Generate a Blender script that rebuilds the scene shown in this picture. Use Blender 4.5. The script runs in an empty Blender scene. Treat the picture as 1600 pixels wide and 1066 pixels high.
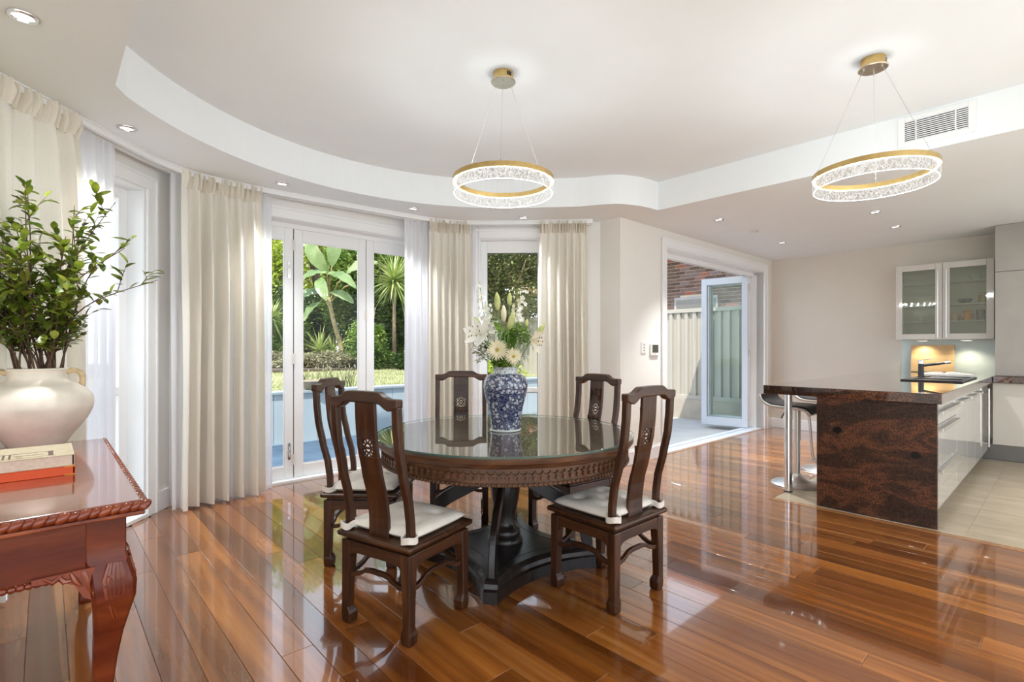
import bpy, bmesh, math, random
from math import sin, cos, pi, radians, atan2, sqrt
from mathutils import Vector, Matrix, Quaternion, noise

S = bpy.context.scene
COL = S.collection
random.seed(7)

# ---------------------------------------------------------------- camera, sky, sun, exposure
cam_d = bpy.data.cameras.new('camera')
cam = bpy.data.objects.new('camera', cam_d); COL.objects.link(cam)
cam.location = (0, 0, 1.24); cam.rotation_euler = (pi/2, 0, 0)
cam_d.sensor_width = 36; cam_d.lens = 18.0
cam_d.shift_y = 10.5/1600
cam_d.clip_start = .05; cam_d.clip_end = 300
S.camera = cam

SKY_STRENGTH = 1.15
SUN_STRENGTH = 2.7
world = bpy.data.worlds.new('sky'); S.world = world; world.use_nodes = True
wn = world.node_tree; wn.nodes.clear()
w_out = wn.nodes.new('ShaderNodeOutputWorld'); w_bg = wn.nodes.new('ShaderNodeBackground')
w_tc = wn.nodes.new('ShaderNodeTexCoord'); w_sep = wn.nodes.new('ShaderNodeSeparateXYZ')
w_rmp = wn.nodes.new('ShaderNodeValToRGB')
wn.links.new(w_tc.outputs['Generated'], w_sep.inputs[0]); wn.links.new(w_sep.outputs['Z'], w_rmp.inputs[0])
w_rmp.color_ramp.elements[0].position = 0.0; w_rmp.color_ramp.elements[0].color = (.95, .975, 1.0, 1)
w_rmp.color_ramp.elements[1].position = .8; w_rmp.color_ramp.elements[1].color = (.56, .73, 1.0, 1)
wn.links.new(w_rmp.outputs[0], w_bg.inputs['Color']); w_bg.inputs['Strength'].default_value = SKY_STRENGTH
wn.links.new(w_bg.outputs[0], w_out.inputs[0])

sun_d = bpy.data.lights.new('sun', 'SUN'); sun_d.energy = SUN_STRENGTH; sun_d.angle = .01; sun_d.color = (1, .95, .86)
sun = bpy.data.objects.new('sun', sun_d); COL.objects.link(sun)
sd = Vector((-.087, -.49, .866)).normalized()          # towards the sun
sun.rotation_euler = sd.to_track_quat('Z', 'Y').to_euler(); sun.location = (-4, -12, 20)

S.view_settings.view_transform = 'Standard'
S.view_settings.look = 'None'
S.view_settings.gamma = 1
S.view_settings.use_curve_mapping = False
S.view_settings.exposure = 1.2
LED = 5.0            # LED strip of the ring pendants
RING = 14.0          # one ring pendant, watts
DOWN = 29.0           # one downlight, watts
S.cycles.max_bounces = 14; S.cycles.diffuse_bounces = 8; S.cycles.glossy_bounces = 4
S.cycles.transparent_max_bounces = 24; S.cycles.transmission_bounces = 6
S.cycles.sample_clamp_indirect = 6; S.cycles.caustics_reflective = False; S.cycles.caustics_refractive = False
S.cycles.use_denoising = True

# ---------------------------------------------------------------- room frame
TH = atan2(.67405, .73869)           # room axes: local x = b (right-back), local y = a (left-back)
D1 = Vector((-.67405, .73869, 0)); D2 = Vector((.73869, .67405, 0))
LC, UC = 2.60, 2.876
def W(b, a, z=0): return D2*b + D1*a + Vector((0, 0, z))

# ---------------------------------------------------------------- materials
MAT = {}
def new_mat(name):
    m = bpy.data.materials.new(name); m.use_nodes = True
    MAT[name] = m
    return m, m.node_tree, m.node_tree.nodes['Principled BSDF']
def setin(bs, **kw):
    for k, v in kw.items():
        k = {'rough': 'Roughness', 'metal': 'Metallic', 'coat': 'Coat Weight', 'coat_rough': 'Coat Roughness',
             'spec': 'Specular IOR Level', 'alpha': 'Alpha', 'trans': 'Transmission Weight', 'sheen': 'Sheen Weight',
             'sss': 'Subsurface Weight', 'ior': 'IOR', 'aniso': 'Anisotropic'}[k]
        bs.inputs[k].default_value = v
def coords(nt, scale=(1, 1, 1), rnd=0.0, rot=(0, 0, 0), kind='Object'):
    tc = nt.nodes.new('ShaderNodeTexCoord'); mp = nt.nodes.new('ShaderNodeMapping')
    mp.inputs['Scale'].default_value = scale; mp.inputs['Rotation'].default_value = rot
    src = tc.outputs[kind]
    if rnd:
        oi = nt.nodes.new('ShaderNodeObjectInfo'); mul = nt.nodes.new('ShaderNodeMath'); mul.operation = 'MULTIPLY'
        mul.inputs[1].default_value = rnd; nt.links.new(oi.outputs['Random'], mul.inputs[0])
        add = nt.nodes.new('ShaderNodeVectorMath'); add.operation = 'ADD'
        nt.links.new(src, add.inputs[0]); nt.links.new(mul.outputs[0], add.inputs[1]); src = add.outputs[0]
    nt.links.new(src, mp.inputs['Vector'])
    return mp.outputs[0]
def noise_tex(nt, vec, scale=5, detail=3, rough=.5, dist=0):
    n = nt.nodes.new('ShaderNodeTexNoise'); n.inputs['Scale'].default_value = scale; n.inputs['Detail'].default_value = detail
    n.inputs['Roughness'].default_value = rough; n.inputs['Distortion'].default_value = dist
    nt.links.new(vec, n.inputs['Vector']); return n
def ramp(nt, fac, stops, interp='LINEAR'):
    r = nt.nodes.new('ShaderNodeValToRGB'); r.color_ramp.interpolation = interp
    e = r.color_ramp.elements
    while len(e) < len(stops): e.new(.5)
    for el, (p, c) in zip(e, stops):
        el.position = p; el.color = (*c, 1) if len(c) == 3 else c
    nt.links.new(fac, r.inputs[0]); return r.outputs[0]
def mixc(nt, fac, a, b, mode='MIX'):
    m = nt.nodes.new('ShaderNodeMix'); m.data_type = 'RGBA'; m.blend_type = mode
    for s, v in ((m.inputs[0], fac), (m.inputs[6], a), (m.inputs[7], b)):
        if hasattr(v, 'node'): nt.links.new(v, s)
        else: s.default_value = v if not isinstance(v, tuple) or len(v) == 4 else (*v, 1)
    return m.outputs[2]
def bump(nt, bs, h, strength=.2, dist=.01):
    b = nt.nodes.new('ShaderNodeBump'); b.inputs['Strength'].default_value = strength; b.inputs['Distance'].default_value = dist
    nt.links.new(h, b.inputs['Height']); nt.links.new(b.outputs[0], bs.inputs['Normal'])
def plain(name, col, rough=.5, var=.06, vscale=3, bumps=None, **kw):
    m, nt, bs = new_mat(name)
    v = coords(nt)
    n = noise_tex(nt, v, vscale, 4)
    c = ramp(nt, n.outputs['Fac'], [(.3, tuple(x*(1-var) for x in col)), (.7, tuple(min(1, x*(1+var)) for x in col))])
    nt.links.new(c, bs.inputs['Base Color'])
    setin(bs, rough=rough, **kw)
    if bumps:
        bn = noise_tex(nt, v, bumps[0], 3); bump(nt, bs, bn.outputs['Fac'], bumps[1], bumps[2] if len(bumps) > 2 else .005)
    return m
def wood(name, stops, scale=(12, 1.2, 12), rough=.3, coat=0, rnd=3.0, bright=.0, spec=.5, fine=.25, coat_rough=.05):
    m, nt, bs = new_mat(name)
    v = coords(nt, scale, rnd)
    n = noise_tex(nt, v, 1.0, 5, .55, .8)
    c = ramp(nt, n.outputs['Fac'], stops)
    f = noise_tex(nt, coords(nt, tuple(s*7 for s in scale), rnd), 1.0, 2)
    c = mixc(nt, fine, c, ramp(nt, f.outputs['Fac'], [(.3, (.25, .25, .25)), (.7, (1, 1, 1))]), 'MULTIPLY')
    if bright:
        oi = nt.nodes.new('ShaderNodeObjectInfo')
        t = ramp(nt, oi.outputs['Random'], [(0, (1-bright, 1-bright*1.05, 1-bright*1.1)), (.5, (1, 1, 1)), (.85, (1+bright*.5, 1+bright*.6, 1+bright*.6)), (1, (1+bright, 1+bright*1.3, 1+bright*1.4))])
        c = mixc(nt, 1.0, c, t, 'MULTIPLY')
    nt.links.new(c, bs.inputs['Base Color'])
    setin(bs, rough=rough, coat=coat, coat_rough=coat_rough, spec=spec)
    return m, nt, bs

plain('ceiling_paint', (.84, .872, .882), .9, .01)
plain('wall_paint', (.78, .76, .71), .85, .012)
plain('bay_paint', (.79, .78, .75), .85, .012)
plain('kitchen_paint', (.68, .635, .565), .85, .015)
plain('trim_paint', (.85, .86, .86), .35, .01)
plain('door_paint', (.83, .84, .84), .35, .01)
plain('door_shaded_paint', (.62, .66, .72), .4, .02)  # white door paint with the bluish outdoor shade mixed into its colour
plain('chrome', (.75, .75, .75), .12, .02, metal=1)
plain('satin_steel', (.70, .69, .66), .32, .05, 60, metal=1)
plain('brushed_steel', (.37, .345, .31), .42, .05, 4, metal=.5)
plain('brass', (.62, .44, .18), .3, .08, 40, metal=1)
plain('brass_flange', (.62, .55, .42), .28, .08, 40, metal=1)
plain('black_plastic', (.015, .015, .016), .4, .1)
plain('dark_void', (.012, .012, .012), .9, .1)
plain('white_plastic', (.78, .77, .73), .4, .01)
plain('screen_grey', (.07, .075, .06), .2, .1)
plain('cream_ceramic', (.80, .74, .63), .45, .10, 9, bumps=(60, .08, .002))
plain('handle_ceramic', (.62, .47, .27), .35, .25, 30)
plain('page_edges', (.70, .58, .46), .8, .08, 90)
plain('red_cover', (.72, .10, .025), .45, .05)
plain('orange_tab', (.85, .30, .03), .5, .05)
plain('cabinet_gloss', (.60, .575, .53), .06, .01, coat=.6)
plain('cabinet_white', (.74, .73, .69), .12, .01, coat=.5)
plain('cabinet_back', (.62, .585, .52), .28, .015)
plain('kick_grey', (.20, .195, .18), .3, .05, metal=.5)
plain('splash_glass', (.64, .755, .755), .08, .01, coat=.6)
plain('sink_black', (.018, .018, .018), .35, .15, 200)
plain('paper', (.82, .79, .73), .7, .03)
plain('seat_leather', (.02, .02, .024), .35, .1)
plain('concrete', (.47, .46, .44), .85, .10, 2.5, bumps=(40, .1, .004))
plain('plinth_concrete', (.44, .38, .31), .9, .08, 6, bumps=(50, .2, .004))
plain('deck_paver', (.19, .26, .33), .6, .18, 3)
plain('blue_render', (.42, .49, .54), .75, .03, 2)
plain('wall_cap', (.36, .41, .45), .6, .04)
plain('fence_steel', (.44, .405, .34), .45, .03, 2)
plain('mortar', (.66, .56, .43), .95, .08, 20)
plain('roof_tile', (.45, .16, .09), .8, .2, 4)
plain('eave_paint', (.06, .075, .10), .6, .1)
plain('soil', (.10, .07, .045), .95, .3, 6)
plain('bark', (.20, .14, .09), .9, .35, 12, bumps=(18, .6, .02))
plain('banana_trunk', (.34, .26, .13), .8, .4, 8)
plain('stem_brown', (.11, .06, .035), .7, .25, 30)
plain('stem_green', (.16, .30, .06), .5, .2, 20)
plain('pot_stone', (.30, .24, .17), .8, .2, 10)
plain('wire_steel', (.55, .55, .54), .35, .02, metal=1)
plain('wicker_dark', (.05, .035, .025), .6, .2, 20)

# brick: colour of each brick by its own random number
m, nt, bs = new_mat('brick')
oi = nt.nodes.new('ShaderNodeObjectInfo')
c = ramp(nt, oi.outputs['Random'], [(0, (.11, .07, .06)), (.35, (.20, .115, .09)), (.6, (.23, .15, .13)), (.8, (.26, .19, .20)), (.93, (.38, .14, .09)), (1, (.42, .16, .10))])
n = noise_tex(nt, coords(nt), 25, 4)
c = mixc(nt, .35, c, ramp(nt, n.outputs['Fac'], [(.35, (.5, .5, .5)), (.65, (1.3, 1.3, 1.3))]), 'MULTIPLY')
nt.links.new(c, bs.inputs['Base Color']); setin(bs, rough=.9)

# timber floor
m, nt, bs = wood('floor_timber', [(.25, (.140, .036, .006)), (.45, (.24, .071, .012)), (.6, (.345, .113, .019)), (.8, (.48, .20, .048))],
                 (9, .55, 9), .16, 1.0, 40.0, .42, fine=.16, coat_rough=.035)
sap = noise_tex(nt, coords(nt, (7, .22, 7), 40.0), 1.0, 2)
bc = bs.inputs['Base Color'].links[0].from_socket
nt.links.new(mixc(nt, ramp(nt, sap.outputs['Fac'], [(.62, (0, 0, 0)), (.70, (.75, .75, .75))]), bc, (.50, .22, .065, 1)), bs.inputs['Base Color'])
wv = noise_tex(nt, coords(nt, (1, 1, 1), 5), 2.2, 1)
bump(nt, bs, wv.outputs['Fac'], .035, .02)
bs.inputs['Coat IOR'].default_value = 1.5
for l in list(nt.links):
    pass
wood('trim_timber', [(.3, (.34, .13, .035)), (.7, (.52, .24, .08))], (9, .8, 9), .2, .8, 2.0)
wood('rosewood', [(.25, (.022, .007, .003)), (.5, (.052, .018, .0065)), (.75, (.112, .042, .015))], (22, 22, 2.2), .30, .15, 9.0, fine=.3, coat_rough=.15, spec=.35)
wood('rosewood_cross', [(.25, (.024, .008, .003)), (.5, (.056, .020, .007)), (.75, (.118, .045, .016))], (2.2, 22, 22), .30, .15, 9.0, fine=.3, coat_rough=.15, spec=.35)
wood('ebony', [(.3, (.008, .006, .006)), (.7, (.022, .015, .012))], (14, 14, 3), .3, .2, 4.0, coat_rough=.2, spec=.4)
wood('table_walnut', [(.25, (.055, .022, .010)), (.5, (.105, .043, .018)), (.75, (.18, .078, .034))], (6, 6, 20), .36, .1, 4.0, coat_rough=.2, spec=.4)
wood('mahogany', [(.25, (.075, .011, .004)), (.5, (.15, .025, .007)), (.75, (.24, .05, .013))], (2.0, 9, 9), .3, .08, 6.0, fine=.3, spec=.3)
wood('mahogany_top', [(.25, (.15, .024, .009)), (.5, (.25, .046, .016)), (.75, (.34, .075, .025))], (9, 1.6, 9), .2, .8, 6.0, fine=.25, coat_rough=.06)
wood('mahogany_carved', [(.25, (.11, .015, .004)), (.5, (.21, .034, .008)), (.75, (.32, .064, .015))], (9, 9, 3), .22, .4, 6.0, fine=.15)
wood('board_maple', [(.3, (.56, .36, .16)), (.7, (.72, .50, .26))], (9, 1.2, 9), .45, 0, 2.0, fine=.12)

# kitchen floor tile: pale travertine streaks
m, nt, bs = new_mat('floor_tile')
v = coords(nt, (2.0, .5, 1), 9.0)
n = noise_tex(nt, v, 5, 5, .6, .4)
c = ramp(nt, n.outputs['Fac'], [(.3, (.39, .305, .20)), (.55, (.49, .395, .27)), (.75, (.57, .475, .345))])
nt.links.new(c, bs.inputs['Base Color']); setin(bs, rough=.3)

# granite: near black with copper bands and grains
m, nt, bs = new_mat('granite')
v = coords(nt, (1.0, 1.0, 2.9))
warp = noise_tex(nt, v, 1.35, 5, .64, .45)
band = ramp(nt, warp.outputs['Fac'], [(.40, (.03, .03, .03)), (.50, (.10, .10, .10)), (.555, (.75, .75, .75)), (.585, (.30, .30, .30)), (.64, (.05, .05, .05)), (.72, (.4, .4, .4))])
gr = noise_tex(nt, coords(nt), 150, 2, .7)
grm = ramp(nt, gr.outputs['Fac'], [(.36, (0, 0, 0)), (.6, (1, 1, 1))])
base = ramp(nt, noise_tex(nt, coords(nt), 60, 3, .6).outputs['Fac'], [(.35, (.010, .007, .006)), (.65, (.050, .028, .019))])
cop = ramp(nt, noise_tex(nt, coords(nt), 100, 2).outputs['Fac'], [(.35, (.09, .030, .014)), (.65, (.40, .145, .066))])
f = mixc(nt, 1.0, band, grm, 'MULTIPLY')
c = mixc(nt, f, base, cop)
blk = noise_tex(nt, coords(nt, (1.4, 1.4, 2)), 2.4, 3, .5)
c = mixc(nt, ramp(nt, blk.outputs['Fac'], [(.70, (0, 0, 0)), (.74, (1, 1, 1))]), c, (.004, .004, .004, 1))
nt.links.new(c, bs.inputs['Base Color']); setin(bs, rough=.04, spec=.6, coat=1, coat_rough=.02)
m2 = m.copy(); m2.name = 'granite_panel'; MAT['granite_panel'] = m2; b2 = m2.node_tree.nodes['Principled BSDF']; setin(b2, rough=.3, spec=.35, coat=.0)
nt = m2.node_tree; old = b2.inputs['Base Color'].links[0].from_socket; vv = coords(nt, (1, 1, 1)); wob = noise_tex(nt, vv, 28, 3)
wv = nt.nodes.new('ShaderNodeVectorMath'); wv.operation = 'MULTIPLY_ADD'; nt.links.new(wob.outputs['Color'], wv.inputs[0]); wv.inputs[1].default_value = (0, .05, .05); nt.links.new(vv, wv.inputs[2])
for (sa, sz, sr) in ((1.243, .635, .030), (.767, .514, .020)):     # two black mineral inclusions in the slab
    dd = nt.nodes.new('ShaderNodeVectorMath'); dd.operation = 'DISTANCE'; sep = nt.nodes.new('ShaderNodeVectorMath'); sep.operation = 'MULTIPLY'; sep.inputs[1].default_value = (0, 1 if sr > .025 else .6, 1)
    nt.links.new(wv.outputs[0], sep.inputs[0]); nt.links.new(sep.outputs[0], dd.inputs[0]); dd.inputs[1].default_value = (0, sa if sr > .025 else sa*.6, sz)
    fac = ramp(nt, dd.outputs['Value'], [(sr*.8, (1, 1, 1)), (sr*1.15, (0, 0, 0))]); old = mixc(nt, fac, old, (.003, .003, .003, 1))
nt.links.new(old, b2.inputs['Base Color'])

# blue and white porcelain
m, nt, bs = new_mat('porcelain_blue')
v = coords(nt)
vo = nt.nodes.new('ShaderNodeTexVoronoi'); vo.inputs['Scale'].default_value = 46; nt.links.new(v, vo.inputs['Vector'])
pn = noise_tex(nt, v, 110, 2)
add = nt.nodes.new('ShaderNodeMath'); add.operation = 'MULTIPLY_ADD'; nt.links.new(pn.outputs['Fac'], add.inputs[0]); add.inputs[1].default_value = .42
nt.links.new(vo.outputs['Distance'], add.inputs[2])
petal = ramp(nt, add.outputs[0], [(.0, (.0, .0, .0)), (.31, (.05, .05, .05)), (.37, (1, 1, 1)), (.54, (1, 1, 1)), (.59, (0, 0, 0))])
sc = noise_tex(nt, v, 42, 3, .5, 2.2)
scr = ramp(nt, sc.outputs['Fac'], [(.48, (0, 0, 0)), (.50, (.8, .8, .8)), (.515, (.8, .8, .8)), (.535, (0, 0, 0))])
mx = mixc(nt, 1.0, petal, scr, 'LIGHTEN')
c = mixc(nt, mx, (.010, .018, .085, 1), (.50, .54, .57, 1))
nt.links.new(c, bs.inputs['Base Color']); setin(bs, rough=.12, coat=.6)
plain('porcelain_white', (.66, .70, .68), .15, .04, 20, coat=.5)
m, nt, bs = new_mat('porcelain_neck')
v = coords(nt)
sc = noise_tex(nt, v, 55, 2, .5, 2.0)
c = ramp(nt, sc.outputs['Fac'], [(.44, (.66, .70, .66)), (.48, (.06, .10, .22)), (.52, (.06, .10, .22)), (.56, (.66, .70, .66))])
nt.links.new(c, bs.inputs['Base Color']); setin(bs, rough=.15, coat=.5)

# glass of windows: clear with a fresnel reflection, both faces
def glassy(name, tint, ior=1.45, rough=0.0):
    m = bpy.data.materials.new(name); m.use_nodes = True; nt = m.node_tree; nt.nodes.clear(); MAT[name] = m
    out = nt.nodes.new('ShaderNodeOutputMaterial'); mx = nt.nodes.new('ShaderNodeMixShader')
    tr = nt.nodes.new('ShaderNodeBsdfTransparent'); gl = nt.nodes.new('ShaderNodeBsdfGlossy'); fr = nt.nodes.new('ShaderNodeFresnel')
    tr.inputs['Color'].default_value = (*tint, 1); gl.inputs['Roughness'].default_value = rough; gl.inputs['Color'].default_value = (1, 1, 1, 1)
    fr.inputs['IOR'].default_value = ior
    ge = nt.nodes.new('ShaderNodeNewGeometry'); inv = nt.nodes.new('ShaderNodeMath'); inv.operation = 'SUBTRACT'; inv.inputs[0].default_value = 1
    nt.links.new(ge.outputs['Backfacing'], inv.inputs[1]); mu = nt.nodes.new('ShaderNodeMath'); mu.operation = 'MULTIPLY'
    nt.links.new(fr.outputs[0], mu.inputs[0]); nt.links.new(inv.outputs[0], mu.inputs[1])
    nt.links.new(mu.outputs[0], mx.inputs[0]); nt.links.new(tr.outputs[0], mx.inputs[1]); nt.links.new(gl.outputs[0], mx.inputs[2])
    nt.links.new(mx.outputs[0], out.inputs[0]); return m
glassy('window_glass', (.97, .98, .97), 1.25)
glassy('outer_leaf_glass', (.97, .99, .985), 1.3)
glassy('table_glass', (.93, .97, .95), 2.3)
plain('glass_edge', (.05, .12, .10), .1, .02)
# frosted glass of the kitchen doors
m = bpy.data.materials.new('frosted_glass'); m.use_nodes = True; nt = m.node_tree; nt.nodes.clear(); MAT['frosted_glass'] = m
out = nt.nodes.new('ShaderNodeOutputMaterial'); tp = nt.nodes.new('ShaderNodeBsdfTransparent'); tp.inputs[0].default_value = (.92, .94, .88, 1)
df = nt.nodes.new('ShaderNodeBsdfDiffuse'); df.inputs[0].default_value = (.55, .58, .50, 1); gl = nt.nodes.new('ShaderNodeBsdfGlossy'); gl.inputs['Roughness'].default_value = .02
m1 = nt.nodes.new('ShaderNodeMixShader'); m1.inputs[0].default_value = .13; nt.links.new(tp.outputs[0], m1.inputs[1]); nt.links.new(df.outputs[0], m1.inputs[2])
fr = nt.nodes.new('ShaderNodeFresnel'); fr.inputs['IOR'].default_value = 1.5
m2 = nt.nodes.new('ShaderNodeMixShader'); nt.links.new(fr.outputs[0], m2.inputs[0]); nt.links.new(m1.outputs[0], m2.inputs[1]); nt.links.new(gl.outputs[0], m2.inputs[2])
nt.links.new(m2.outputs[0], out.inputs[0])

# cloth
def cloth(name, col, transl, transp, weave=700, var=.03):
    m = bpy.data.materials.new(name); m.use_nodes = True; nt = m.node_tree; nt.nodes.clear(); MAT[name] = m
    out = nt.nodes.new('ShaderNodeOutputMaterial')
    n = noise_tex(nt, coords(nt, (1, 1, .2)), weave, 2)
    c = ramp(nt, n.outputs['Fac'], [(.3, tuple(x*(1-var) for x in col)), (.7, tuple(min(1, x*(1+var)) for x in col))])
    df = nt.nodes.new('ShaderNodeBsdfDiffuse'); tl = nt.nodes.new('ShaderNodeBsdfTranslucent'); tp = nt.nodes.new('ShaderNodeBsdfTransparent')
    nt.links.new(c, df.inputs[0]); nt.links.new(c, tl.inputs[0])
    m1 = nt.nodes.new('ShaderNodeMixShader'); m1.inputs[0].default_value = transl
    nt.links.new(df.outputs[0], m1.inputs[1]); nt.links.new(tl.outputs[0], m1.inputs[2])
    m2 = nt.nodes.new('ShaderNodeMixShader'); m2.inputs[0].default_value = transp
    nt.links.new(m1.outputs[0], m2.inputs[1]); nt.links.new(tp.outputs[0], m2.inputs[2])
    nt.links.new(m2.outputs[0], out.inputs[0]); return m
cloth('drape_cloth', (.86, .825, .745), .22, .0, 400)
cloth('drape_heading', (.84, .79, .69), .12, .0, 400)
cloth('sheer_cloth', (.88, .88, .91), .34, .15, 900)
plain('cushion_cloth', (.78, .73, .65), .9, .03, 40, bumps=(400, .1, .001))

# leaves
def leaf_mat(name, cols, transl=.35, rough=.4, scale=.9):
    m = bpy.data.materials.new(name); m.use_nodes = True; nt = m.node_tree; nt.nodes.clear(); MAT[name] = m
    out = nt.nodes.new('ShaderNodeOutputMaterial')
    n = noise_tex(nt, coords(nt, (1, 1, 1), 7.0), scale, 3)
    k = len(cols)
    c = ramp(nt, n.outputs['Fac'], [(.3+.4*i/(k-1), cc) for i, cc in enumerate(cols)])
    bs = nt.nodes.new('ShaderNodeBsdfPrincipled'); bs.inputs['Roughness'].default_value = rough
    tl = nt.nodes.new('ShaderNodeBsdfTranslucent'); nt.links.new(c, bs.inputs['Base Color']); nt.links.new(c, tl.inputs[0])
    m1 = nt.nodes.new('ShaderNodeMixShader'); m1.inputs[0].default_value = transl
    nt.links.new(bs.outputs[0], m1.inputs[1]); nt.links.new(tl.outputs[0], m1.inputs[2]); nt.links.new(m1.outputs[0], out.inputs[0])
leaf_mat('leaf_indoor', [(.05, .09, .012), (.14, .20, .020), (.32, .36, .045)], .3, .35, 14)
leaf_mat('leaf_lime', [(.26, .34, .03), (.50, .58, .08), (.70, .72, .20)], .35, .5, 1.6)
leaf_mat('leaf_mid', [(.09, .17, .02), (.21, .33, .05), (.44, .52, .13)], .3, .4, 2.5)
leaf_mat('leaf_dark', [(.02, .05, .012), (.065, .12, .022), (.20, .26, .06)], .25, .4, 2.5)
leaf_mat('leaf_olive', [(.06, .075, .02), (.17, .19, .06), (.36, .36, .14)], .25, .6, 2.5)
leaf_mat('leaf_banana', [(.13, .21, .07), (.26, .35, .13), (.50, .55, .30)], .25, .35, 1.6)
leaf_mat('leaf_yucca', [(.16, .24, .05), (.36, .44, .12), (.60, .62, .28)], .2, .4, 3)
leaf_mat('leaf_ground', [(.17, .16, .09), (.36, .33, .19), (.56, .52, .34)], .2, .7, 4)
leaf_mat('leaf_bouquet', [(.10, .22, .03), (.22, .38, .06), (.40, .52, .14)], .3, .5, 30)
leaf_mat('bud_green', [(.34, .44, .10), (.56, .60, .22), (.70, .68, .36)], .15, .4, 20)
leaf_mat('petal_white', [(.82, .82, .74), (.88, .87, .80), (.92, .91, .86)], .2, .6, 10)
leaf_mat('petal_cream', [(.80, .74, .50), (.88, .82, .62), (.90, .86, .70)], .2, .6, 10)
leaf_mat('petal_pale', [(.80, .70, .52), (.86, .78, .62), (.88, .82, .68)], .2, .6, 10)
plain('gerbera_eye', (.42, .33, .04), .8, .3, 200)
plain('anther', (.14, .03, .015), .8, .2)
leaf_mat('grass', [(.27, .28, .12), (.40, .40, .20), (.56, .54, .33)], .15, .8, 1.2)
plain('lawn_soil', (.36, .36, .17), .95, .2, 2)

def emit(name, col, strength):
    m = bpy.data.materials.new(name); m.use_nodes = True; nt = m.node_tree; nt.nodes.clear(); MAT[name] = m
    out = nt.nodes.new('ShaderNodeOutputMaterial'); e = nt.nodes.new('ShaderNodeEmission')
    e.inputs[0].default_value = (*col, 1); e.inputs[1].default_value = strength; nt.links.new(e.outputs[0], out.inputs[0])
emit('lamp_lens', (1, .97, .92), 1.2)
emit('led_strip', (.89, .97, 1.0), LED)
# crackled acrylic of the rings: lit veins in clear plastic
m = bpy.data.materials.new('crackle_acrylic'); m.use_nodes = True; nt = m.node_tree; nt.nodes.clear(); MAT['crackle_acrylic'] = m
out = nt.nodes.new('ShaderNodeOutputMaterial')
v = coords(nt, (1, 1, .7))
wn2 = noise_tex(nt, v, 30, 3, .6, .5)
vo = nt.nodes.new('ShaderNodeTexVoronoi'); vo.feature = 'DISTANCE_TO_EDGE'; vo.inputs['Scale'].default_value = 40
nt.links.new(mixc(nt, .06, v, wn2.outputs['Color']), vo.inputs['Vector'])
vein = ramp(nt, vo.outputs['Distance'], [(.0, (1, 1, 1)), (.03, (.7, .7, .7)), (.085, (.12, .12, .12)), (1, (.05, .05, .05))])
tp = nt.nodes.new('ShaderNodeBsdfTransparent'); tp.inputs[0].default_value = (.93, .93, .92, 1)
em = nt.nodes.new('ShaderNodeEmission'); em.inputs[0].default_value = (1, .97, .93, 1); em.inputs[1].default_value = .46
mx = nt.nodes.new('ShaderNodeMixShader'); nt.links.new(vein, mx.inputs[0]); nt.links.new(tp.outputs[0], mx.inputs[1]); nt.links.new(em.outputs[0], mx.inputs[2])
nt.links.new(mx.outputs[0], out.inputs[0])
# book jacket: cream with a printed picture
m, nt, bs = new_mat('book_jacket')
v = coords(nt)
n = noise_tex(nt, coords(nt, (60, 14, 1)), 1.0, 3, .6, .4)
c = ramp(nt, n.outputs['Fac'], [(.3, (.52, .45, .29)), (.7, (.63, .56, .40))])
nt.links.new(c, bs.inputs['Base Color']); setin(bs, rough=.35)
plain('jacket_print', (.36, .26, .15), .5, .45, 60)
plain('jacket_print_dark', (.12, .09, .07), .5, .3, 60)
plain('photo_print', (.62, .36, .26), .5, .5, 25)

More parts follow.
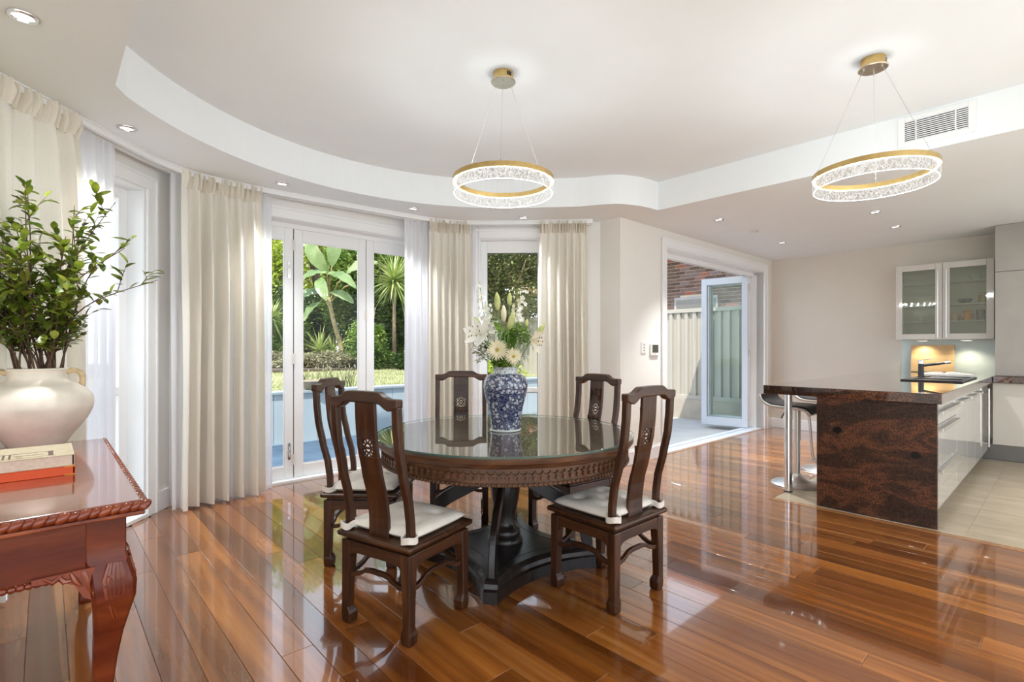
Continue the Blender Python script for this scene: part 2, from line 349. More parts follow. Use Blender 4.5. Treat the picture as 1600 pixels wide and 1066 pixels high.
# ---------------------------------------------------------------- mesh building
class MB:
    def __init__(s): s.v = []; s.f = []
    def add(s, vs, fs, M=None):
        o = len(s.v)
        s.v += [tuple(M @ Vector(p)) if M else tuple(p) for p in vs]
        s.f += [tuple(i+o for i in f) for f in fs]
        return s
    def box(s, x0, x1, y0, y1, z0, z1, M=None):
        return s.add([(x0, y0, z0), (x1, y0, z0), (x1, y1, z0), (x0, y1, z0), (x0, y0, z1), (x1, y0, z1), (x1, y1, z1), (x0, y1, z1)],
                     [(0, 3, 2, 1), (4, 5, 6, 7), (0, 1, 5, 4), (1, 2, 6, 5), (2, 3, 7, 6), (3, 0, 4, 7)], M)
    def loft(s, secs, cap=True, closed=False, M=None):
        n = len(secs[0]); vs = [p for q in secs for p in q]; fs = []
        m = len(secs)
        for i in range(m if closed else m-1):
            for j in range(n):
                a = i*n+j; b = i*n+(j+1) % n; k = ((i+1) % m)*n
                fs.append((a, b, k+(j+1) % n, k+j))
        if cap and not closed:
            fs.append(tuple(range(n-1, -1, -1))); fs.append(tuple((m-1)*n+j for j in range(n)))
        return s.add(vs, fs, M)
    def tube(s, pts, r, n=8, closed=False, M=None):
        pts = [Vector(p) for p in pts]; m = len(pts); secs = []
        up = Vector((0, 0, 1)); prev = None
        for i in range(m):
            if closed: t = pts[(i+1) % m]-pts[i-1]
            else: t = pts[min(i+1, m-1)]-pts[max(i-1, 0)]
            if t.length < 1e-9: t = Vector((0, 0, 1))
            t.normalize()
            if prev is None:
                ref = up if abs(t.dot(up)) < .95 else Vector((1, 0, 0)); x = t.cross(ref).normalized()
            else:
                x = prev - t*prev.dot(t); x = x.normalized() if x.length > 1e-6 else t.cross(Vector((1, 0, 0))).normalized()
            prev = x; y = t.cross(x)
            rr = r[i] if isinstance(r, (list, tuple)) else r
            secs.append([pts[i]+x*cos(2*pi*j/n)*rr+y*sin(2*pi*j/n)*rr for j in range(n)])
        return s.loft(secs, True, closed, M)
    def lathe(s, prof, n=32, c=(0, 0), M=None):
        secs = [[(c[0]+r*cos(2*pi*j/n), c[1]+r*sin(2*pi*j/n), z) for j in range(n)] for r, z in prof]
        return s.loft(secs, True, False, M)
    def ring(s, r0, r1, z0, z1, n=48, c=(0, 0), M=None):
        secs = []
        for i in range(n):
            t = 2*pi*i/n
            secs.append([(c[0]+r*cos(t), c[1]+r*sin(t), z) for r, z in ((r0, z0), (r1, z0), (r1, z1), (r0, z1))])
        return s.loft(secs, False, True, M)
    def prism(s, poly, z0, z1, M=None):
        return s.loft([[(x, y, z0) for x, y in poly], [(x, y, z1) for x, y in poly]], True, False, M)
    def ball(s, c, r, nu=8, nv=6, M=None):
        rx, ry, rz = r if isinstance(r, (tuple, list)) else (r, r, r)
        secs = []
        for i in range(nv+1):
            t = -pi/2+pi*i/nv; k = max(cos(t), .02)
            secs.append([(c[0]+rx*k*cos(2*pi*j/nu), c[1]+ry*k*sin(2*pi*j/nu), c[2]+rz*sin(t)) for j in range(nu)])
        return s.loft(secs, True, False, M)
    def grid(s, fn, nu, nv, M=None):
        vs = [fn(i/nu, j/nv) for i in range(nu+1) for j in range(nv+1)]
        fs = [(i*(nv+1)+j, (i+1)*(nv+1)+j, (i+1)*(nv+1)+j+1, i*(nv+1)+j+1) for i in range(nu) for j in range(nv)]
        return s.add(vs, fs, M)

def mesh_of(name, mb, mat, smooth=False, fix=True, auto=None):
    me = bpy.data.meshes.new(name); me.from_pydata(mb.v, [], mb.f)
    if fix:
        bm = bmesh.new(); bm.from_mesh(me); bmesh.ops.recalc_face_normals(bm, faces=bm.faces); bm.to_mesh(me); bm.free()
    me.materials.append(MAT[mat] if isinstance(mat, str) else mat)
    if smooth:
        me.polygons.foreach_set('use_smooth', [True]*len(me.polygons))
        if auto: me.set_sharp_from_angle(angle=radians(auto))
    me.update(); return me
def obj(name, mb, mat, parent=None, loc=(0, 0, 0), rz=0, smooth=False, bevel=0, seg=2, fix=True, auto=None, ab=False):
    me = mb if isinstance(mb, bpy.types.Mesh) else mesh_of(name, mb, mat, smooth, fix, auto)
    o = bpy.data.objects.new(name, me); COL.objects.link(o)
    o.location = loc; o.rotation_euler = (0, 0, TH if ab else rz)
    if parent: o.parent = parent
    if bevel:
        b = o.modifiers.new('bevel', 'BEVEL'); b.width = bevel; b.segments = seg; b.limit_method = 'ANGLE'; b.angle_limit = radians(35)
    return o
def tag(o, label=None, cat=None, group=None, kind=None):
    if label: o['label'] = label
    if cat: o['category'] = cat
    if group: o['group'] = group
    if kind: o['kind'] = kind
    return o
def thing(name, label, cat, loc=(0, 0, 0), rz=0, group=None):
    o = bpy.data.objects.new(name, None); COL.objects.link(o); o.empty_display_size = .1
    o.location = loc; o.rotation_euler = (0, 0, rz)
    return tag(o, label, cat, group)
def rthing(name, label, cat, b=0, a=0, z=0, group=None, turn=0): return thing(name, label, cat, W(b, a, z), TH+turn, group)
def struct(name, mb=None, mat=None, parent=None, **kw):
    if mb is None:
        o = bpy.data.objects.new(name, None); COL.objects.link(o); o.rotation_euler = (0, 0, kw.get('rz', 0)); o.location = kw.get('loc', (0, 0, 0))
    else: o = obj(name, mb, mat, parent, **kw)
    if not parent: o['kind'] = 'structure'
    return o
def dup(root, loc=None, rz=None, label=None, group=None):
    r = root.copy(); COL.objects.link(r)
    if loc is not None: r.location = loc
    if rz is not None: r.rotation_euler = (0, 0, rz)
    if label: r['label'] = label
    if group: r['group'] = group
    for ch in list(root.children):
        c = ch.copy(); COL.objects.link(c); c.parent = r
        for g in list(ch.children):
            d = g.copy(); COL.objects.link(d); d.parent = c
    return r
def frame_mat(p, direction, up=(0, 0, 1)):
    d = Vector(direction).normalized(); u = Vector(up)
    x = u.cross(d); x = x.normalized() if x.length > 1e-5 else Vector((1, 0, 0))
    y = d.cross(x)
    M = Matrix((x, y, d)).transposed().to_4x4(); M.translation = Vector(p); return M
def catmull(P, n=12, closed=False):
    P = [Vector(p) for p in P]; out = []; m = len(P)
    for i in range(m if closed else m-1):
        p0 = P[i-1] if (i > 0 or closed) else P[0]; p1 = P[i]; p2 = P[(i+1) % m]; p3 = P[(i+2) % m] if (i+2 < m or closed) else P[-1]
        for k in range(n):
            t = k/n
            out.append(.5*((2*p1)+(p2-p0)*t+(2*p0-5*p1+4*p2-p3)*t*t+(3*p1-p0-3*p2+p3)*t**3))
    if not closed: out.append(P[-1])
    return out
# ================================================================ SETTING
def Wp(b, a): v = W(b, a); return (v.x, v.y)
OUT = [(-2.86, -2.2), (-2.86, 4.10)] + [Wp(.86, 4.95), Wp(3.16, 4.95), Wp(4.62, 3.50), Wp(8.56, 3.36), Wp(8.56, -2.6)]
# recess outline in (b, a)
arc = [(1.95+2.05*cos(radians(t)), 2.2+2.05*sin(radians(t))) for t in [145.8-i*3.4 for i in range(33)]]
flare = [(v.x, v.y) for v in catmull([arc[-1], (3.80, 3.20), (3.89, 3.04), (3.995, 2.90), (4.176, 2.81), (4.30, 2.782), (4.48, 2.765)], 5)][1:]
REC = [(.27, 3.34)] + arc[1:] + flare
recw = [Wp(*p) for p in REC]
back0, back1 = Wp(.27, -2.6), Wp(4.48, -2.6)
left_back = Wp(-1.5, -2.6)
# lower ceiling ring (with the recess cut out), upper ceiling, upstands between them: one ceiling
mb = MB()
poly = [left_back] + OUT + [back1] + recw[::-1] + [back0]
mb.add([(x, y, LC) for x, y in poly], [tuple(range(len(poly)))])
up = [back0] + recw + [back1]
mb.add([(x, y, UC) for x, y in up], [tuple(range(len(up)))])
for p, q in zip(up[:-1], up[1:]):
    mb.add([(*p, LC), (*q, LC), (*q, UC), (*p, UC)], [(0, 1, 2, 3)])
struct('ceiling', mb, 'ceiling_paint', fix=False)
# unseen roof added to block the sun, eaves sized to shade the openings
cx, cy = W(3, 1).x, W(3, 1).y
ro = MB(); E = .95
eave_poly = [(-2.86-E, -2.2), (-2.86-E, 4.1+E*.41)] + [Wp(.86-E*.41, 4.95+E), Wp(3.16+E*.41, 4.95+E), Wp(4.62+.10, 3.5+.6), Wp(4.72, 3.80), Wp(8.58, 3.80), Wp(8.58, -2.6), left_back]
ro.prism(eave_poly, 2.90, 3.05)
ro.prism([Wp(-1.5, -2.4), (-2.86, -2.0), (-2.86, 4.1), Wp(.86, 4.95), Wp(3.16, 4.95), Wp(4.60, 3.5), Wp(4.60, -2.4)], 3.05, 6.3)   # unseen upper storey block over the dining bay, added to shade the deck
struct('roof', ro, 'trim_paint')

# floors
mb = MB(); mb.prism([left_back] + OUT, -.06, -.0135)
fl = struct('floor', mb, 'mortar')
rng = random.Random(11)
BW = .1265
def amax(b):
    if b < .82: return (2.69+.7387*b)/.674 + .05
    if b < 3.12: return 4.84
    if b < 4.40: return 4.80-(b-3.09)*1.005+.06
    return 3.26
rows = []
b = -1.07
while b < 8.39:
    rows.append(b); b += BW
def plank(b0, b1, a0, a1):
    g = .0006; c = .0013
    mb = MB()
    q = [(b0+g, a0+g), (b1-g, a0+g), (b1-g, a1-g), (b0+g, a1-g)]
    qi = [(b0+g+c, a0+g+c), (b1-g-c, a0+g+c), (b1-g-c, a1-g-c), (b0+g+c, a1-g-c)]
    mb.loft([[(x, y, -.0135) for x, y in q], [(x, y, -.0012) for x, y in q], [(x, y, 0) for x, y in qi]])
    return mb
nb = 0
def lay(b0, b1, lo, hi, stagger):
    a = lo - stagger
    while a < hi-.02:
        L = 1.0+rng.random()*1.7
        if hi-(a+L) < .45: L = hi-a
        e = min(a+L, hi)
        if e > lo+.05: obj('floorboard', plank(b0, b1, max(a, lo), e), 'floor_timber', fl, ab=True)
        a = e
for b in rows:
    b1 = b+BW; hi = amax(b+BW/2) if b > .9 else amax(b)
    if b1 < 4.392: lay(b, b1, -.42, hi, rng.random()*1.6)
    elif b < 4.45:
        if b < 4.38: lay(b, 4.391, -.42, 1.67, rng.random()*1.6)
        lay(b, b1, 1.672, hi, 0)
    else: lay(b, b1, 1.672, hi, 0)
# timber edging strip between boards and tiles
st = MB(); st.box(4.392, 4.45, -.6, 1.67, -.013, .002)
struct('trim_1', st, 'trim_timber', ab=True, bevel=.002)
# kitchen tiles
mb = MB(); mb.box(4.45, 8.40, -2.0, 1.67, -.0134, -.004)
tf = struct('floor_2', mb, 'mortar', ab=True)
bs_ = [4.45, 4.69, 5.28, 5.87, 6.46, 7.05, 7.72]
for (a0, a1) in ((-1.29, -.70), (-.70, -.11), (-.11, .48), (.48, .69)):
    for b0, b1 in zip(bs_[:-1], bs_[1:]):
        t = MB(); t.box(b0+.0015, b1-.0015, a0+.0015, a1-.0015, -.004, 0)
        obj('tile', t, 'floor_tile', tf, bevel=.0008, seg=1)
for b0, b1 in zip(bs_[:-2], bs_[1:-1]):
    t = MB(); t.box(b0+.0015, b1-.0015, 1.30, 1.668, -.004, 0)
    obj('tile', t, 'floor_tile', tf, bevel=.0008, seg=1)
# -------- walls
HW = 2.88
# left wall, world axes, opening y 2.30..3.76, z 0..2.41
mb = MB()
mb.box(-2.94, -2.69, -2.2, 2.30, -.05, HW); mb.box(-2.94, -2.69, 3.76, 4.12, -.05, HW); mb.box(-2.94, -2.69, 2.30, 3.76, 2.41, HW)
struct('wall_left', mb, 'bay_paint')
# bay wall with bifold doors: a 4.78..5.02, opening b 1.0..3.03
mb = MB()
mb.box(.70, 1.0, 4.78, 5.02, -.05, HW); mb.box(3.03, 3.14, 4.78, 5.02, -.05, HW); mb.box(1.0, 3.03, 4.78, 5.02, 2.42, HW)
struct('wall_bay', mb, 'bay_paint', ab=True)
# bay window wall
P0 = W(3.085, 4.785); WA = atan2(5.523-5.61, .953+.94)
def win3(name, mb, mat, parent=None, **kw): return obj(name, mb, mat, parent, loc=tuple(P0), rz=WA, **kw)
mb = MB()
mb.box(-.05, .58, 0, .24, -.05, HW); mb.box(1.315, 1.95, 0, .24, -.05, HW); mb.box(.58, 1.315, 0, .24, 2.44, HW)
o = win3('wall_window', mb, 'bay_paint'); o['kind'] = 'structure'
# right-hand wall with the open bifold doors, and its end face (pier)
mb = MB()
mb.box(4.43, 5.31, 3.18, 3.44, -.05, HW); mb.box(8.09, 8.5, 3.18, 3.44, -.05, HW); mb.box(5.31, 8.09, 3.18, 3.44, 2.41, HW)
struct('wall_right', mb, 'wall_paint', ab=True)
mb = MB(); mb.box(8.40, 8.56, -2.6, 3.30, -.05, HW)
struct('wall_back', mb, 'kitchen_paint', ab=True)
# baseboards
def base_profile(mb, x0, x1, y, h=.15, t=.016, s=-1):
    mb.box(x0, x1, min(y, y+s*t), max(y, y+s*t), 0, h-.02); mb.box(x0, x1, min(y, y+s*t*.55), max(y, y+s*t*.55), h-.02, h)
mb = MB(); base_profile(mb, 4.414, 5.20, 3.18); mb.box(4.414, 4.43, 3.18, 3.44, 0, .15); base_profile(mb, 8.19, 8.40, 3.18)
struct('baseboard_right', mb, 'trim_paint', ab=True)
mb = MB(); mb.box(8.384, 8.40, 1.76, 3.18, 0, .15)
struct('baseboard_back', mb, 'trim_paint', ab=True, bevel=.004)
mb = MB(); mb.box(-2.69, -2.674, 3.87, 4.0, 0, .15)
struct('baseboard_left', mb, 'trim_paint', bevel=.004)
mb = MB(); mb.box(.80, .92, 4.764, 4.78, 0, .15)
struct('baseboard_bay', mb, 'trim_paint', ab=True, bevel=.004)
mb = MB(); base_profile(mb, 0, .47, 0); base_profile(mb, 1.42, 1.90, 0)
o = win3('baseboard_window', mb, 'trim_paint'); o['kind'] = 'structure'

# -------- doors and windows
def leaf_frame(w, h, stile, top, bot, t=.042):
    mb = MB()
    mb.box(0, stile, 0, t, 0, h); mb.box(w-stile, w, 0, t, 0, h)
    mb.box(stile, w-stile, 0, t, h-top, h); mb.box(stile, w-stile, 0, t, 0, bot)
    return mb
def bead(w, h, stile, top, bot, y0, y1, k=.010):
    mb = MB()
    x0, x1, z0, z1 = stile, w-stile, bot, h-top
    mb.box(x0, x0+k, y0, y1, z0, z1); mb.box(x1-k, x1, y0, y1, z0, z1); mb.box(x0+k, x1-k, y0, y1, z0, z0+k); mb.box(x0+k, x1-k, y0, y1, z1-k, z1)
    return mb
def hinge_mb(x, y, z):
    mb = MB()
    for k in range(3): mb.tube([(x, y, z+k*.034), (x, y, z+.030+k*.034)], .0095, 8)
    mb.box(x-.024, x+.024, y+.004, y+.010, z, z+.098)
    return mb
def make_leaf(parent, loc, rz, w, h, stile, top, bot, mat, glass, hinges=None, bolts=None, sealmat='dark_void', gap=0):
    f = obj('door_leaf', leaf_frame(w, h, stile, top, bot), mat, parent, loc=loc, rz=rz, bevel=.003)
    p = MB(); p.box(stile-.004, w-stile+.004, .017, .023, bot-.004, h-top+.004); obj('pane', p, glass, f)
    obj('glazing_bead', bead(w, h, stile, top, bot, .006, .016), mat, f)
    obj('seal', bead(w, h, stile, top, bot, .016, .0168, .0035), sealmat, f)
    if gap:
        q = MB(); q.box(w, w+gap, .010, .030, .0, h); obj('gap_seal', q, 'dark_void', f)
    for (x, y, z) in hinges or []: obj('hinge', hinge_mb(x, y, z), 'white_plastic', f, smooth=True, auto=40)
    for (x, z) in bolts or []:
        q = MB(); q.box(x-.011, x+.011, -.004, 0, z, z+.155); q.tube([(x, -.007, z+.03), (x, -.007, z+.125)], .004, 8); q.box(x-.006, x+.006, -.012, -.003, z+.07, z+.088)
        obj('flush_bolt', q, 'chrome', f)
    return f
# door_1: three-leaf bay bifold, room frame
d1 = struct('door_1', rz=TH)
mb = MB(); mb.box(.985, 1.0, 4.78, 5.02, .0, 2.42); mb.box(3.03, 3.045, 4.78, 5.02, 0, 2.42); mb.box(1.0, 3.03, 4.78, 5.02, 2.395, 2.42)
mb.box(1.0, 3.03, 4.905, 4.975, 2.352, 2.40); mb.box(.975, 1.02, 4.90, 4.99, 0, 2.40); mb.box(3.0, 3.04, 4.90, 4.99, 0, 2.4)
obj('door_frame', mb, 'trim_paint', d1, bevel=.003)
mb = MB()
for (x0, x1) in ((.905, 1.0), (3.03, 3.10)):
    mb.box(x0, x1, 4.758, 4.78, 0, 2.40)
mb.box(.905, 3.10, 4.758, 4.78, 2.40, 2.50); mb.box(.905, 3.10, 4.750, 4.766, 2.478, 2.502)
mb.box(.905, .925, 4.750, 4.766, 0, 2.478)
obj('architrave', mb, 'trim_paint', d1, bevel=.004)
mb = MB(); mb.box(1.0, 3.03, 4.84, 5.05, -.04, .022); mb.box(1.0, 3.03, 4.885, 4.895, .02, .03)
obj('threshold', mb, 'trim_paint', d1, bevel=.003)
LH = 2.325
for k, (x0, w) in enumerate(((1.022, .694), (1.724, .722), (2.452, .548))):
    hs = [(w+.004, -.006, z) for z in (.12, 1.06, 2.12)] if k == 0 else ([(w+.003, -.006, z) for z in (1.5,)] if k == 1 else None)
    make_leaf(d1, (x0, 4.915, .028), 0, w, LH, .078, .112, .11, 'door_paint', 'window_glass', hs, [(w-.038, 1.86), (w-.038, .17)] if k == 0 else None, gap=(.008, .006, 0)[k])
# window_1: tall window in the left wall, mostly behind curtains (world axes)
w1 = struct('window_1')
mb = MB()
mb.box(-2.94, -2.69, 3.74, 3.76, 0, 2.41); mb.box(-2.94, -2.69, 2.30, 2.32, 0, 2.41); mb.box(-2.94, -2.69, 2.32, 3.74, 2.39, 2.41); mb.box(-2.94, -2.66, 2.32, 3.74, 0, .03)
for (y0, y1) in ((2.32, 2.40), (2.99, 3.07), (3.66, 3.74)): mb.box(-2.87, -2.81, y0, y1, .03, 2.39)

for (y0, y1) in ((2.40, 2.99), (3.07, 3.66)):
    for (z0, z1) in ((2.31, 2.39), (.03, .11), (.90, .96)): mb.box(-2.868, -2.812, y0, y1, z0, z1)
obj('window_frame', mb, 'trim_paint', w1, bevel=.004)
for (y0, y1) in ((2.40, 2.99), (3.07, 3.66)):
    for (z0, z1) in ((.11, .90), (.96, 2.31)):
        p = MB(); p.box(-2.843, -2.837, y0, y1, z0, z1); obj('pane', p, 'window_glass', w1)
mb = MB(); mb.box(-2.69, -2.668, 3.755, 3.85, 0, 2.405); mb.box(-2.69, -2.660, 3.835, 3.856, 0, 2.482); mb.box(-2.69, -2.668, 2.2, 3.85, 2.405, 2.50); mb.box(-2.69, -2.660, 2.2, 3.856, 2.482, 2.502); mb.box(-2.69, -2.668, 2.21, 2.305, 0, 2.405)
obj('architrave', mb, 'trim_paint', w1, bevel=.004)
# window_2: bay window behind the vase
w2 = bpy.data.objects.new('window_2', None); COL.objects.link(w2); w2.location = P0; w2.rotation_euler = (0, 0, WA); w2['kind'] = 'structure'
mb = MB()
mb.box(.58, .60, 0, .24, 0, 2.44); mb.box(1.295, 1.315, 0, .24, 0, 2.44); mb.box(.6, 1.295, 0, .24, 2.42, 2.44); mb.box(.6, 1.295, -.02, .24, 0, .03)
mb.box(.60, .668, .10, .16, .03, 2.42); mb.box(1.227, 1.295, .10, .16, .03, 2.42); mb.box(.668, 1.227, .10, .16, 2.29, 2.42); mb.box(.668, 1.227, .10, .16, .03, .11); mb.box(.668, 1.227, .10, .16, .745, .80)
obj('window_frame', mb, 'trim_paint', w2, bevel=.004)
for (z0, z1) in ((.11, .745), (.80, 2.29)):
    p = MB(); p.box(.668, 1.227, .127, .133, z0, z1); obj('pane', p, 'window_glass', w2)
    q = MB(); k = .006; q.box(.668, .668+k, .115, .118, z0, z1-k); q.box(1.227-k, 1.227, .115, .118, z0, z1-k); q.box(.668, 1.227, .115, .118, z1-k, z1); obj('seal', q, 'dark_void', w2)
mb = MB()
for (x0, x1) in ((.495, .585), (1.31, 1.40)): mb.box(x0, x1, -.02, 0, 0, 2.43)
mb.box(.495, 1.40, -.02, 0, 2.43, 2.525); mb.box(.485, 1.41, -.03, -.012, 2.505, 2.53); mb.box(.485, .505, -.03, -.012, 0, 2.505); mb.box(1.39, 1.41, -.03, -.012, 0, 2.505)
obj('architrave', mb, 'trim_paint', w2, bevel=.004)
# door_2: wide opening in the right-hand wall, leaves folded open to its right end
d2 = struct('door_2', rz=TH)
mb = MB(); mb.box(5.29, 5.31, 3.18, 3.44, 0, 2.41); mb.box(8.09, 8.11, 3.18, 3.44, 0, 2.41); mb.box(5.31, 8.09, 3.18, 3.44, 2.39, 2.41)
mb.box(5.31, 8.09, 3.32, 3.345, 2.33, 2.39); mb.box(5.31, 8.09, 3.395, 3.42, 2.34, 2.39); mb.box(5.31, 5.335, 3.31, 3.40, 0, 2.35); mb.box(8.065, 8.09, 3.28, 3.40, 0, 2.35)
obj('door_frame', mb, 'trim_paint', d2, bevel=.003)
mb = MB(); mb.box(5.31, 8.09, 3.345, 3.395, 2.345, 2.39); obj('track', mb, 'satin_steel', d2)
mb = MB()
for (x0, x1) in ((5.215, 5.31), (8.09, 8.19)): mb.box(x0, x1, 3.158, 3.18, 0, 2.40)
mb.box(5.215, 8.19, 3.158, 3.18, 2.40, 2.505); mb.box(5.205, 8.20, 3.15, 3.166, 2.485, 2.508); mb.box(5.205, 5.225, 3.15, 3.166, 0, 2.485); mb.box(8.18, 8.20, 3.15, 3.166, 0, 2.485)
obj('architrave', mb, 'trim_paint', d2, bevel=.004)
mb = MB(); mb.box(5.31, 8.09, 3.205, 3.44, -.04, .012); mb.box(5.31, 8.09, 3.33, 3.345, .012, .022)
obj('threshold', mb, 'door_shaded_paint', d2, bevel=.003)
mb = MB(); mb.box(5.31, 8.09, 3.17, 3.205, -.012, .004); obj('timber_edge', mb, 'trim_timber', d2, bevel=.002)
# folded leaves stand out along +a; leaf x axis -> +a
for k, (bb, skew) in enumerate(((7.905, 8.5), (7.965, 3.0), (8.015, 1.0), (8.062, 0))):
    hs = [(.004, .046, z) for z in (.12, 1.1, 2.1)]
    make_leaf(d2, (bb+.042, 3.345+.01*k, .02), pi/2+radians(skew), .70, 2.32, .085, .105, .125, 'door_shaded_paint' if k == 0 else 'door_paint', 'outer_leaf_glass', hs if k in (1, 3) else None, [(.66, .93)] if k == 0 else None)

# switch plate and thermostat on the right-hand wall
t = rthing('light_switch', 'slim white three-button light switch left of the thermostat', 'light switch', 4.85, 3.18, 1.175)
mb = MB(); mb.box(-.045, .045, -.010, 0, 0, .125); obj('plate', mb, 'white_plastic', t, bevel=.003)
for z in (.03, .06, .09):
    q = MB(); q.box(-.006, .012, -.0115, -.0095, z, z+.012); obj('button', q, 'kick_grey', t)
t = rthing('thermostat', 'square white wall thermostat with dark grey screen beside the open doors', 'thermostat', 5.055, 3.18, 1.15)
mb = MB(); mb.box(-.083, .083, -.024, 0, 0, .135); obj('body', mb, 'white_plastic', t, bevel=.006)
mb = MB(); mb.box(-.060, .060, -.026, -.023, .035, .123); obj('screen', mb, 'screen_grey', t)
mb = MB(); mb.box(-.006, .006, -.0255, -.0235, .014, .022); obj('button', mb, 'kick_grey', t)

# ---------------------------------------------------------------- downlights and smoke alarm
def downlight(x, y, z, label, k=1.0, r=.052):
    t = thing('downlight', label, 'downlight', (x, y, z-.006))
    mb = MB(); mb.loft([[(rr*cos(2*pi*j/28), rr*sin(2*pi*j/28), zz) for j in range(28)] for rr, zz in ((r, .006), (r, .001), (r*.9, -.004), (r*.72, -.003), (r*.66, .004))], cap=False)
    obj('trim_ring', mb, 'chrome', t, smooth=True, auto=50)
    mb = MB(); mb.lathe([(r*.70, .0045), (r*.68, .003), (r*.35, .001)], 24); obj('lens', mb, 'lamp_lens', t, smooth=True)
    ld = bpy.data.lights.new('downlight_lamp', 'SPOT'); ld.energy = DOWN*4*k; ld.spot_size = radians(84); ld.spot_blend = 1.0; ld.shadow_soft_size = .05; ld.color = (.96, .985, 1.0)
    lo = bpy.data.objects.new('downlight_lamp', ld); COL.objects.link(lo); lo.parent = t; lo.location = (0, 0, -.02)
    return t
downlight(-2.004, 2.098, LC, 'chrome-rimmed downlight at top left above the cream drape', .4)
downlight(-2.383, 3.167, LC, 'small downlight over the sheer curtain of the left window', .4)
downlight(-1.903, 4.242, LC, 'small downlight in front of the left glass door leaf', .4)
downlight(-.963, 5.002, LC, 'small downlight just left of the dining pendant', .4)
downlight(.12, 5.346, LC, 'small downlight above the bay window behind the vase', .4)
downlight(2.191, 5.426, LC, 'downlight nearest the bulkhead above the open doors')
downlight(3.489, 6.614, LC, 'downlight deepest in the corner beside the kitchen wall')
downlight(3.629, 5.12, LC, 'kitchen downlight just below the ring pendant by the vent')
downlight(4.299, 5.741, LC, 'kitchen downlight above the glass-fronted wall cabinet')
t = thing('ceiling_sensor', 'small unlit white ceiling sensor between two downlights near the open doors', 'sensor', (2.817, 5.962, LC-.012))
mb = MB(); mb.lathe([(.05, .012), (.05, .004), (.044, 0)], 24); obj('base', mb, 'satin_steel', t, smooth=True, auto=40)
mb = MB(); mb.lathe([(.032, 0), (.030, -.006), (.012, -.009)], 20); obj('dome', mb, 'white_plastic', t, smooth=True)
# added unseen downlights behind the camera, giving the room more light
for k, (bb, aa) in enumerate(((1.2, -1.0), (3.2, -1.0), (5.6, -1.0))):
    z = UC if .3 < bb < 4.4 else LC
    p = W(bb, aa); downlight(p.x, p.y, z, ['added fill downlight behind the viewer on the left', 'added fill downlight behind the viewer in the middle', 'added fill downlight behind the viewer over the kitchen'][k])

# ---------------------------------------------------------------- air vent in the bulkhead
t = rthing('air_vent', 'white rectangular air vent grille set in the bulkhead', 'air vent', 4.48, .631, 2.755)
mb = MB()
for (x0, x1, z0, z1) in ((-.208, -.168, -.105, .105), (.168, .208, -.105, .105), (-.168, .168, .072, .105), (-.168, .168, -.105, -.072)):
    mb.box(-.012, 0, x0, x1, z0, z1)
obj('frame', mb, 'trim_paint', t, bevel=.003)
mb = MB(); mb.box(-.002, -.0005, -.168, .168, -.072, .072); obj('duct_shade', mb, 'dark_void', t)  # flat black sheet; the darkness behind the slats is put into its colour
for k in range(11):
    z = -.068+.0136*k
    q = MB(); q.box(-.011, -.005, -.168, .168, z-.0032, z+.0032); obj('slat', q, 'trim_paint', t)
for y in (-.105, .105):
    q = MB(); q.box(-.0115, -.004, y-.004, y+.004, -.072, .072); obj('mullion', q, 'trim_paint', t)
# ================================================================ OUTSIDE
mb = MB(); mb.box(-30, 30, -30, 7.0, -.30, -.05)
g = struct('patio', mb, 'concrete', ab=True)
# deck pavers before the bay doors
for i in range(6):
    for j in range(5):
        q = MB(); x0 = .3+i*.62; y0 = 5.06+j*.40
        q.box(x0+.002, x0+.618, y0+.002, y0+.398, -.05, -.03)
        obj('paver', q, 'deck_paver', g, bevel=.003, seg=1)
# low retaining wall
mb = MB(); mb.box(-9, 8.55, 7.09, 7.25, -.1, .62); rw = struct('garden_wall', mb, 'blue_render', ab=True)
mb = MB(); mb.box(-9, 8.55, 7.04, 7.30, .62, .655); obj('wall_cap', mb, 'wall_cap', rw, bevel=.004)
x = -1.84
while x < 8.3:
    q = MB(); q.box(x+.003, x+.577, 7.07, 7.09, -.045, .62); obj('wall_panel', q, 'blue_render', rw, bevel=.002, seg=1); x += .58
# raised lawn
mb = MB(); mb.box(-14, 14, 7.25, 26, .3, .60); lw = struct('lawn', mb, 'lawn_soil', ab=True)
rg = random.Random(5)
gm = MB()
for i in range(26000):
    bx = -3+rg.random()*11; ay = 7.3+(rg.random()**1.5)*7.8
    h = .025+.03*rg.random(); t = rg.random()*2*pi; wd = .006+.004*(ay-7)/4
    dx, dy = cos(t)*wd, sin(t)*wd; lx, ly = (rg.random()-.5)*.04, (rg.random()-.5)*.04
    gm.add([(bx-dx, ay-dy, .60), (bx+dx, ay+dy, .60), (bx+lx, ay+ly, .60+h)], [(0, 1, 2)])
gr = obj('grass', gm, 'grass', None, ab=True, fix=False); tag(gr, 'sunlit short grass covering the raised lawn', 'grass', kind='stuff')
